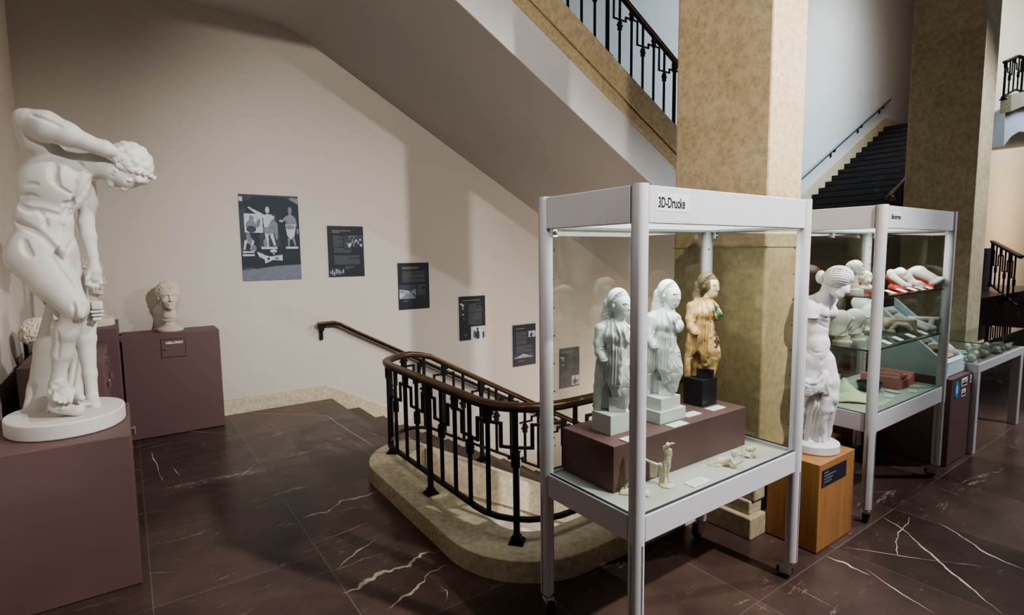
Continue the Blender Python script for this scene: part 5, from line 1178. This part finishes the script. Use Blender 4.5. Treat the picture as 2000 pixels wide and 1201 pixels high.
fch(s1, [(748, 415, .002, 22), (742, 500, .006, 17), (735, 590, .012, 14), (748, 640, .016, 9), (770, 655, .012, 8)], k=.004)
fch(s1, [(645, 430, .012, 26), (640, 540, .012, 22), (648, 640, .012, 24), (655, 720, .010, 30)], k=.003); fch(s1, [(660, 470, .004, 14), (668, 560, .004, 14), (660, 690, .004, 16)], k=.004)
for pts in ([(700, 268), (732, 276), (768, 268)], [(732, 250), (730, 330)], [(716, 372), (732, 380), (748, 372)]): s1.line([fz(*p) for p in pts], .0009)
p = s1.P(*fz(716, 722), .004); s1.ell((p[0]+.004, .0, .002), (.031, .030, .0075), k=.002)
s1.cut_below(0.0004); o = s1.build('figurine', 'resin', smooth=0); tag(o, 'cream figurine standing with one arm raised to its brow, beside a trunk', 'figurine')
# striding one behind the post with a cloth over its arm
s2 = fig('figurine', '', (1.605, 1.425, .640), (-.08, -.06, .0), (.13, .06, .21))
s2.k = .004
fch(s2, [(310, 320, .0, 46), (330, 380, .0, 44), (330, 440, .0, 44)]); fch(s2, [(300, 300, .0, 26), (370, 300, .0, 26)]); fch(s2, [(335, 235, .0, 26), (338, 250, .0, 24)]); fch(s2, [(336, 262, .0, 14), (336, 290, .0, 16)])
fch(s2, [(330, 300, .0, 20), (292, 400, -.01, 16), (290, 480, -.016, 14), (268, 560, -.018, 14), (262, 595, -.018, 12)], k=.003)
for a, b in ((238, 574), (246, 600), (256, 612)): fch(s2, [(264, 590, -.018, 10), (a, b, -.018, 6)], k=.002)
fch(s2, [(316, 470, -.002, 32), (300, 560, -.006, 26), (270, 640, -.004, 20), (215, 700, .0, 15), (180, 770, .002, 12), (172, 800, .0, 12)], k=.004); fch(s2, [(170, 806, .0, 13), (145, 814, -.008, 10)], k=.003)
fch(s2, [(350, 470, .004, 30), (400, 560, .01, 22), (440, 660, .012, 17), (455, 770, .012, 12), (470, 800, .006, 10)], k=.004)
fch(s2, [(385, 310, .0, 18), (470, 380, .0, 15), (560, 415, .004, 13), (640, 436, .008, 11)], k=.003); fch(s2, [(640, 436, .008, 11), (662, 440, .008, 8)], k=.002)
for i in range(6): fch(s2, [(520+i*17, 415+i*4, .0, 10), (522+i*15, 500, .002, 11), (524+i*13, 590-i*2, .002, 9)], k=.002)
p, q = s2.P(*fz(150, 838), 0), s2.P(*fz(480, 838), 0); s2.box(((p[0]+q[0])/2, 0, .004), ((q[0]-p[0])/2+.006, .026, .0045), rad=.003); s2.box(((p[0]+q[0])/2, 0, .010), ((q[0]-p[0])/2, .021, .003), rad=.002)
s2.cut_below(.0004); o = s2.build('figurine', 'resin', smooth=0); tag(o, 'cream figurine striding with a cloth over its outstretched arm, half behind the case post', 'figurine')
# reclining one
s3 = fig('figurine', '', (2.120, 1.405, .640), (-.12, -.07, .0), (.13, .07, .09)); s3.k = .005
fch(s3, [(1570, 292, .0, 34), (1575, 310, -.002, 32)]); fch(s3, [(1558, 330, .0, 22), (1530, 356, .0, 30)]); fch(s3, [(1520, 368, .0, 44), (1440, 390, .0, 40), (1385, 390, .0, 48)]); fch(s3, [(1330, 415, .0, 44), (1400, 400, .0, 46)])
fch(s3, [(1350, 410, -.005, 40), (1290, 430, -.008, 26), (1265, 430, -.01, 18)], k=.004); fch(s3, [(1380, 450, -.012, 36), (1280, 470, -.015, 30), (1180, 470, -.012, 26), (1160, 462, -.01, 22)], k=.004); fch(s3, [(1160, 462, -.01, 22), (1160, 430, -.008, 14)], k=.003)
fch(s3, [(1540, 366, -.014, 24), (1560, 420, -.02, 22), (1580, 440, -.02, 18), (1640, 405, -.02, 14), (1668, 388, -.018, 10)], k=.003)
for a, b in ((1680, 378), (1684, 390), (1676, 402)): fch(s3, [(1662, 392, -.018, 9), (a, b, -.018, 6)], k=.002)
fch(s3, [(1450, 450, .0, 26), (1300, 468, .0, 22), (1520, 450, .0, 22)], k=.006)
for pts in ([(1180, 440), (1200, 470), (1240, 480)], [(1200, 436), (1230, 460), (1280, 476)], [(1430, 370), (1440, 400), (1430, 430)]): s3.line([fz(*p) for p in pts], .0012)
fch(s3, [(1558, 284, .01, 24), (1580, 276, .0, 26)], k=.003); s3.cut_below(.0004); o = s3.build('figurine', 'resin', smooth=0); tag(o, 'cream figurine of a figure lying on its front, hands forward', 'figurine')
# hand and curled one
s4 = fig('figurine', '', (2.306, 1.392, .640), (-.06, -.05, .0), (.06, .05, .09)); s4.k = .004
fch(s4, [(1740, 224, .0, 30), (1738, 240, -.003, 28)]); fch(s4, [(1738, 262, .0, 18), (1745, 300, .0, 40), (1760, 335, .0, 44)]); fch(s4, [(1780, 300, .0, 34), (1820, 300, .0, 34), (1840, 330, .0, 22)]); fch(s4, [(1800, 240, .0, 34), (1830, 220, .0, 24), (1856, 232, -.004, 14)], k=.005)
fch(s4, [(1715, 340, .0, 20), (1810, 345, .0, 20)]); fch(s4, [(1718, 280, -.01, 16), (1716, 320, -.014, 13), (1760, 330, -.018, 11)], k=.003)
for pts in ([(1750, 290), (1780, 320), (1800, 340)], [(1800, 250), (1830, 270), (1836, 310)], [(1790, 225), (1815, 245)]): s4.line([fz(*p) for p in pts], .0014)
s4.cut_below(.0004); o = s4.build('figurine', 'resin', smooth=0); tag(o, 'cream figurine of a crouching figure with billowing cloth, farthest right in the front case', 'figurine')
s5 = fig('figurine', '', (2.262, 1.392, .640), (-.025, -.03, .0), (.025, .03, .08), .0014); s5.k = .003
fch(s5, [(1682, 358, .0, 14), (1682, 300, .0, 14), (1684, 262, .0, 17)]); 
for a, b in ((1668, 214), (1679, 206), (1690, 212), (1698, 228)): fch(s5, [(1684, 258, -.002, 9), (a, b, -.003, 5)], k=.002)
fch(s5, [(1680, 262, .0, 9), (1666, 244, -.006, 6)], k=.002); s5.cut_below(.0004); o = s5.build('figurine', 'resin', smooth=0); tag(o, 'small cream forearm with raised hand between the lying and the crouching figurine', 'figurine')

# ------------------------------------------------------------------ second case: on its shelves and deck
ZT, ZL, ZD = 1.332, 1.026, .642
SM = [(.060, 0), (.062, .006), (.060, .022), (.050, .026), (.048, .05)]
bust('small bearded plaster bust on the upper glass shelf, right of the goddess head', tuple(onz(1669, 574, ZT)[:2])+(ZT,), .75, .108, 'plaster', h=.0026, socle=[(.10, 0), (.102, .01), (.10, .06), (.06, .066), (.05, .09)], neck=.10, beard=True)
def at_sh(px, py, z): q = onz(px, py, z); return (q[0], q[1], z)
def wedge_mold(px0, py0, px1, py1, label, z, form, d=.10, hh=.085):
    """red rubber mould half leaning back with a white plaster form in it"""
    a, b = onz(px0, py0, z), onz(px1, py1, z); t = thing('silicone_mold', label, 'mold', ((a[0]+b[0])/2, (a[1]+b[1])/2, z), 'red moulds with plaster forms on the upper shelf')
    return t
RM = [('red silicone mold with a white portrait head, nearest the goddess on the upper shelf', 1690, 572, .085, 'head'), ('red silicone mold with a slim white form, second from the portrait head mold', 1752, 566, .085, 'slim'),
      ('red silicone mold with a long lobed white form, third along the upper shelf', 1773, 563, .095, 'lobed'), ('red silicone mold with the largest smooth white foot shaped form on the upper shelf', 1803, 560, .10, 'foot')]
for lb, px_, py_, hh, kind in RM:
    yy = {'head': 1.47, 'slim': 1.44, 'lobed': 1.42, 'foot': 1.40}[kind]; q = ony(px_, py_, yy); S = Sculpt((q[0], q[1], ZT), (-.13, -.09, .0), (.16, .13, .19), .0032); S.k = .012
    R_ = S.like(h=.0036); R_.k = .012
    if kind == 'head':
        R_.cap((-.03, .05, .02), (-.055, .05, .115), .030, .020); R_.cap((.03, .04, .015), (-.05, .05, .10), .034, .03); R_.cap((-.02, .0, .01), (.05, .0, .006), .03, .02)
        S.ell((.0, .0, .105), (.034, .036, .042)); S.ell((.012, -.022, .092), (.022, .02, .03)); S.cap((.0, .01, .075), (.0, .01, .04), .024, .03); S.ell((.01, .0, .035), (.05, .035, .022)); S.cap((.020, -.040, .10), (.026, -.046, .086), .004, .006, .004)
        curls(S, (-.004, .006, .118), (.036, .038, .036), 60, .010, lambda q: q[2] > -.2, 4)
    elif kind == 'slim':
        R_.cap((-.05, .04, .10), (.02, .02, .03), .03, .028); R_.cap((-.03, .03, .02), (.05, .0, .012), .03, .02)
        S.ell((-.04, .01, .125), (.030, .028, .036), rot=.6); S.cap((-.03, .0, .10), (.04, -.02, .045), .026, .022); S.ell((.06, -.02, .035), (.035, .022, .022))
    elif kind == 'lobed':
        R_.cap((-.08, .05, .13), (.0, .03, .05), .03, .03); R_.cap((-.0, .03, .03), (.06, .01, .012), .036, .024)
        S.cap((-.055, .02, .135), (-.01, .0, .10), .036, .034); S.cap((-.01, .0, .10), (.03, -.01, .055), .032, .026); S.cap((.03, -.01, .05), (.085, -.01, .03), .026, .024); S.ell((-.03, -.02, .13), (.025, .02, .025)); S.ell((.06, -.02, .052), (.03, .02, .018))
    else:
        R_.cap((-.085, .05, .125), (-.01, .04, .06), .032, .034); R_.cap((.0, .04, .03), (.05, .02, .012), .042, .03)
        S.ell((-.045, .02, .135), (.06, .05, .042), rot=.25); S.cap((-.02, .01, .12), (.06, .0, .075), .044, .036); S.ell((.085, .0, .058), (.055, .042, .030), rot=.45)
    S.cut_below(.001); R_.cut_below(.001)
    if kind != 'head': R_.cap((.0, -.01, .012), (.06, -.02, .008), .03, .016)
    R_.cut_below(.001)
    rnd = np.random.default_rng(hash(kind) % 99)
    o = R_.build('silicone_mold', 'red', smooth=0); o.scale = (.86, .86, .86); tag(o, lb, 'mold', 'red moulds with plaster forms on the upper shelf'); S.build('plaster_form', 'plaster', o, 1)
for k, (px_, py_) in enumerate(((1738, 570), (1761, 567), (1782, 562.5), (1797, 560.5), (1812, 558))):
    q = ony(px_, py_, 1.345); card(q[0], q[1], ZT+.010, .062, .052, ('white card by the post, first along the upper shelf edge', 'white card second along the upper shelf edge', 'white card third along the upper shelf edge', 'white card fourth along the upper shelf edge', 'white card at the far end of the upper shelf edge')[k], 0, .35, 'cards along the upper shelf')
for k, (px_, py_) in enumerate(((1730, 670), (1753, 663), (1778, 657), (1802, 651))):
    q = onz(px_, py_+2, ZL); q[1] = max(q[1], 1.335); card(q[0], q[1], ZL+.010, .062, .052, ('white card by the post, first along the lower shelf edge', 'white card second along the lower shelf edge', 'white card third along the lower shelf edge', 'white card at the far end of the lower shelf edge')[k], 0, .35, 'cards along the lower shelf')
# hooded heads on the lower shelf
for k, (px_, py_, w_, lb) in enumerate(((1645, 668, .9, 'small hooded white head, left of two on the lower glass shelf'), (1672, 664, 1., 'small hooded white head, right of two on the lower glass shelf'))):
    q = onz(px_, py_, ZL); o = bust(lb, (q[0], q[1], ZL), .55, .125, 'plaster', h=.003, socle=[(.10, 0), (.10, .02), (.07, .03), (.08, .06), (.08, .075)], neck=.05, hair='none', group='hooded heads on the lower shelf')
    S = Sculpt((q[0], q[1], ZL), (-.09, -.09, .0), (.09, .09, .22), .003, .55); S.k = .012
    S.ell((0, .015, .145), (.054, .060, .058)); S.cap((.0, .03, .12), (0, .03, .05), .050, .060); S.ell((0, -.06, .12), (.036, .05, .055), k=.008, sign=-1); S.cap((-.03, -.052, .150), (.03, -.052, .150), .010, .010, .006)
    for a in range(7): t_ = -1.2+a*.4; S.cap((.058*math.sin(t_), -.02-.035*math.cos(t_), .15), (.062*math.sin(t_), .01-.03*math.cos(t_), .06), .0035, .0045, .003, 1 if a % 2 else -1)
    S.cut_below(.045); S.build('hood', 'plaster', o, 0)
q = onz(1693, 648, ZL); S = Sculpt((q[0], q[1]+.02, ZL), (-.12, -.09, .0), (.14, .09, .28), .0035); S.k = .02
S.ell((.035, .0, .10), (.075, .07, .095)); S.ell((.045, .0, .02), (.09, .07, .03)); S.cap((.05, -.03, .16), (.08, -.03, .04), .03, .035); S.cut_below(.001); o = S.build('plaster_form', 'plaster', smooth=0); tag(o, 'large smooth rounded white plaster form behind the corner post on the lower shelf', 'plaster form')
q = ony(1688, 640, 1.70); S = Sculpt((q[0]-.03, q[1], ZL), (-.12, -.06, .0), (.14, .06, .26), .0035); S.k = .006
S.ell((0, 0, .175), (.085, .018, .062), rot=-.55); S.ell((0, -.018, .175), (.070, .012, .048), rot=-.55, sign=-1); S.ell((0, -.008, .175), (.058, .010, .038), rot=-.55); S.cap((.0, .01, .12), (.02, .02, .0), .03, .05); S.cut_below(.001)
o = S.build('plaster_medallion', 'plaster', smooth=0); tag(o, 'tilted oval white medallion standing above the hooded heads on the lower shelf', 'medallion')
q = onz(1758, 652, ZL); S = Sculpt((q[0]+.01, q[1]+.02, ZL), (-.13, -.09, .0), (.14, .10, .14), .0032); S.k = .008
S.box((-.0, .03, .05), (.105, .03, .05), rad=.008); S.cap((-.09, .02, .085), (.0, .02, .06), .025, .02); S.cap((-.03, -.02, .03), (.0, -.02, .065), .016, .016); S.cap((.0, -.02, .065), (.05, -.02, .06), .016, .016); S.cap((.05, -.02, .06), (.075, -.02, .03), .016, .014); S.ell((-.07, -.02, .06), (.03, .03, .035)); S.cap((-.09, -.02, .02), (-.02, -.03, .012), .016, .012); S.cut_below(.001)
o = S.build('relief_fragment', 'relief', smooth=0); tag(o, 'brownish relief fragment with curved white edges on the lower shelf', 'relief')
q = ony(1804, 642, 1.40); S = Sculpt((q[0]-.05, q[1], ZL), (-.13, -.08, .0), (.13, .09, .13), .0032); S.k = .006
S.cap((-.07, .02, .09), (.09, .02, .095), .016, .014); S.cap((-.05, .01, .07), (.07, .0, .03), .024, .02); S.cap((-.03, .0, .05), (.03, -.01, .02), .026, .02); S.cap((.06, .02, .08), (.05, .0, .02), .02, .018); S.cut_below(.001)
o = S.build('plaster_form', 'plaster', smooth=0); tag(o, 'white wedge shaped plaster form at the far end of the lower shelf', 'plaster form')
# deck: green sheet, bowl, red mould, papers, cup
t = thing('silicone_sheet', 'pale green curved silicone sheet lying on the case floor', 'sheet', (3.56, 1.5, ZD))
m_ = MB(); nu, nv = 18, 10; a0, a1, b0, b1 = onz(1616, 786, ZD), onz(1726, 792, ZD), onz(1634, 754, ZD), onz(1668, 758, ZD)
def shp(u, v):
    p = (1-v)*((1-u)*a0+u*a1)+v*((1-u)*b0+u*b1); z = ZD+.004+.085*math.sin(PI*min(1, u*1.02))**1.3*(.25+.75*v)*(1-u*.55); return (p[0], p[1], z)
g_ = [[shp(i/nu, j/nv) for i in range(nu+1)] for j in range(nv+1)]
vs = [p for r_ in g_ for p in r_]+[(x, y, z-.006) for r_ in g_ for x, y, z in r_]; W_ = nu+1; o_ = W_*(nv+1)
fs = [(j*W_+i, j*W_+i+1, (j+1)*W_+i+1, (j+1)*W_+i) for j in range(nv) for i in range(nu)]; fs += [tuple(k+o_ for k in f_[::-1]) for f_ in fs]
rim = [(0, i) for i in range(nu)]+[(j, nu) for j in range(nv)]+[(nv, i) for i in range(nu, 0, -1)]+[(j, 0) for j in range(nv, 0, -1)]; R2 = [j*W_+i for j, i in rim]
fs += [(R2[i], R2[i]+o_, R2[(i+1) % len(R2)]+o_, R2[(i+1) % len(R2)]) for i in range(len(R2))]
m_.add(vs, fs); m_.build('sheet', 'green', t, smooth=True)
q = [onz(a, b, ZD+.003) for a, b in ((1706, 788), (1736, 778), (1744, 781), (1722, 793), (1712, 794))]; m_ = MB(); m_.prism([(p[0], p[1]) for p in q], ZD+.0005, ZD+.004, 'z'); m_.build('flap', 'green', t)
q = onz(1697, 763, ZD); t = thing('mixing_bowl', 'dark rubber bowl beside the red mold on the case floor', 'bowl', (q[0], q[1], ZD))
m_ = MB(); prof = [(.050, 0), (.060, .010), (.070, .035), (.076, .062), (.072, .062), (.064, .035), (.050, .014), (.01, .010)]; m_.lathe(prof, 36); m_.build('bowl', 'teal', t, local=True, smooth=True)
q = ony(1633, 736, 1.765); t = thing('beaker', 'pale green beaker standing behind the green sheet', 'cup', (q[0], q[1], ZD)); m_ = MB(); m_.lathe([(.020, 0), (.022, .002), (.025, .075), (.026, .078), (.0235, .078), (.021, .008), (.004, .006)], 28); m_.build('beaker', 'green', t, local=True, smooth=True)
a, b = onz(1675, 752, ZD), onz(1758, 762, ZD); c_, d_ = onz(1795, 752, ZD), onz(1712, 738, ZD)
t = thing('rubber_mold', 'dusty red rubber mold with a grooved lattice on top, on the case floor', 'mold', (float(b[0]), float(b[1]), ZD))
x0, y0 = b[0]-.01, b[1]+.006; m_ = MB(); W_, D_2 = .28, .24
m_.prism([(0, 0), (W_, 0), (W_, .085), (W_*.93, .092), (W_*.72, .055), (W_*.25, .055), (W_*.06, .09), (0, .082)], y0, y0+D_2, 'y'); m_.v = [(x+x0, y, z+ZD) for x, y, z in m_.v]; mb = m_.build('block', 'pink', t, bevel=.004)
m_ = MB()
for k in range(7): m_.tube([(x0+.055+.028*k, y0+.010, ZD+.060+.012*math.sin(k)), (x0+.065+.028*k, y0+.12, ZD+.085), (x0+.08+.026*k, y0+.225, ZD+.064)], .007, 8)
for k in range(5): m_.tube([(x0+.05, y0+.03+.045*k, ZD+.068), (x0+.14, y0+.03+.045*k, ZD+.078), (x0+.25, y0+.03+.045*k, ZD+.066)], .006, 8)
m_.build('lattice', 'pink', mb, smooth='all'); m_ = MB(); m_.box(x0+.04, x0+.25, y0+.012, y0+.225, ZD+.055, ZD+.0575); m_.build('groove', 'pinkdark', mb)
for (px_, py_, rz_, lb) in ((1737, 774, .2, 'white paper slip near the post on the case floor, lower of two'), (1744, 766, 1.4, 'white paper slip on the case floor touching the other slip'), (1782, 764, .3, 'white label lying in front of the dusty red mold')):
    q = onz(px_, py_, ZD); card(q[0], q[1], ZD+(.003 if rz_ > 1 else 0), .085, .05, lb, rz_, 0, lines=3)

# ------------------------------------------------------------------ flat table: small plaster pieces
ZF = .700; rnd = random.Random(4)
bits = [('disc', 1905, 700, 'upright white plaster disc with a hole by the glass corner of the flat table'), ('disc', 1921, 698, 'upright white plaster disc, right of the holed disc in the flat table'), ('drum', 1895, 692, 'white plaster drum left of the discs in the flat table'), ('drum', 1897, 706, 'short white plaster piece lying before the drum in the flat table'),
        ('disc', 1945, 690, 'white plaster disc with a dark side, third along the flat table'), ('disc', 1953, 688, 'thin white plaster disc leaning on the third disc'), ('hand', 1938, 682, 'white plaster hand lying behind the discs'), ('drum', 1888, 682, 'small white plaster ring at the back of the flat table'), ('drum', 1903, 680, 'small white plaster knob at the back of the flat table'),
        ('hand', 1975, 683, 'white plaster hand with raised fingers near the far end of the flat table'), ('drum', 1924, 680, 'small rounded white plaster piece behind the second disc'), ('hand', 1968, 690, 'white plaster forearm lying at the far end of the flat table')]
for kind, px_, py_, lb in bits:
    q = onz(px_, py_, ZF); q[1] = min(max(q[1], 1.34), 1.79)
    S = Sculpt((q[0], q[1], ZF), (-.10, -.06, .0), (.10, .06, .11), .0032, .3); S.k = .008
    if kind == 'disc':
        S.cap((-.008, .0, .047), (.012, .0, .047), .045, .045, flat=1.); S.F[S.ax[0] < -.012] = 9; S.F[S.ax[0] > .014] = 9; S.cap((-.045, 0, .035), (-.01, 0, .04), .026, .03)
        if px_ < 1910: S.cap((.02, 0, .05), (.0, 0, .05), .014, .012, .002, -1)
    elif kind == 'drum': S.cap((-.03, 0, .027), (.02, 0, .027), .026, .024); S.ell((.028, 0, .03), (.012, .03, .030)); S.ell((.036, -.01, .032), (.01, .012, .014), sign=-1)
    else:
        S.cap((-.07, 0, .024), (-.01, 0, .028), .022, .020); S.ell((.005, 0, .032), (.026, .022, .020))
        for k in range(4): S.cap((.02, -.018+.012*k, .034), (.05, -.022+.014*k, .055-.008*k), .0075, .007, .003); S.cap((.05, -.022+.014*k, .055-.008*k), (.075, -.022+.014*k, .045-.008*k), .007, .005, .003)
        S.cap((.0, -.02, .04), (.02, -.035, .06), .008, .006, .004)
    S.cut_below(.0005); o = S.build('plaster_piece', 'plaster', smooth=0); tag(o, lb, 'plaster piece', 'plaster pieces in the flat table')
# little bust far right on its block
bust('small pale bust on a dark block behind the far black stair railing', (11.0, 2.80, 1.60), .9, .26, 'plaster2', h=.009, socle=None, neck=.03)
t = thing('plinth', 'dark brown block under the small bust at the right edge', 'plinth', (11.0, 2.8, 1.2)); m_ = MB(); m_.box(10.8, 11.2, 2.62, 2.98, .951, 1.60); m_.build('body', 'laminate', t, bevel=.005)

# ------------------------------------------------------------------ light
def spot(name, loc, target, power, size, angle, color=(1, 1, 1), blend=.6):
    l = bpy.data.lights.new(name, 'SPOT'); l.energy = power; l.shadow_soft_size = size; l.spot_size = angle; l.spot_blend = blend; l.color = color
    o = bpy.data.objects.new(name, l); COL.objects.link(o); o.location = loc
    o.rotation_euler = (Vector(target)-Vector(loc)).to_track_quat('-Z', 'Y').to_euler(); return o
def area(name, loc, target, power, sx, sy, color=(1, 1, 1)):
    l = bpy.data.lights.new(name, 'AREA'); l.shape = 'RECTANGLE'; l.size = sx; l.size_y = sy; l.energy = power; l.color = color
    o = bpy.data.objects.new(name, l); COL.objects.link(o); o.location = loc
    o.rotation_euler = (Vector(target)-Vector(loc)).to_track_quat('-Z', 'Y').to_euler(); return o
spot('gallery_spot', (2.77, -1.3, 4.1), (1.75, 4.0, .3), 950, .05, 1.18, (1, .97, .93), .75)
spot('gallery_spot_2', (-.3, -1.6, 4.4), (3.1, 4.4, 2.3), 560, .10, .98, (1, .95, .90))
spot('gallery_spot_3', (2.3, 1.75, 4.1), (-.25, 3.5, 1.55), 240, .04, .52, (1, .97, .94))
area('case_light', (2.0, 1.50, 1.695), (2.0, 1.52, 0), 11, .9, .36, (.96, 1, .99))
area('case_light_2', (4.0, 1.52, 1.712), (4.0, 1.52, 0), 12, .9, .36, (.97, 1, .97))
area('stairwell_light', (4.2, 3.0, -3.2), (4.4, 4.2, 0), 60, 2.5, 1.0, (1, .86, .76))
area('stair_wall_light', (7.2, 4.9, -1.2), (4.0, 6.1, 1.0), 85, .6, .6, (1, .83, .74))
area('back_wall_fill', (12.6, 4.3, 6.9), (15.2, 6.1, 3.6), 38, 1, 1, (.98, .88, .84))  # added fill, brightens the back wall that wall_far keeps the daylight from
area('far_wall_fill', (15.5, 1.4, 2.2), (17, 3.6, 2.6), 70, 1, 1, (1, .80, .58))  # unseen area light put in to warm the far wall
spot('gallery_spot_4', (7.1, -.65, 4.2), (4.6, 1.6, .8), 620, .05, 1.25, (.95, .98, 1), .6)
_d = area('upper_daylight', (12.5, .6, 7.7), (13, 6, 3.4), 620, 11, 2.5, (.58, .79, 1)); _d.data.spread = 1.8
area('hall_light', (4, -4, 7.6), (4, 1, 0), 45, 8, 3, (.96, .97, 1))
wd = bpy.data.worlds.new('world'); SC.world = wd; wd.use_nodes = True
wd.node_tree.nodes['Background'].inputs[0].default_value = (.80, .86, 1, 1); wd.node_tree.nodes['Background'].inputs[1].default_value = .07
SC.view_settings.view_transform = 'AgX'; SC.view_settings.look = 'AgX - Medium High Contrast'; SC.view_settings.exposure = .15
SC.cycles.use_denoising = True; SC.cycles.use_adaptive_sampling = True; SC.cycles.adaptive_threshold = .02
SC.cycles.transparent_max_bounces = 24; SC.cycles.max_bounces = 8; SC.cycles.caustics_reflective = False; SC.cycles.caustics_refractive = False
SC.cycles.sample_clamp_indirect = 4
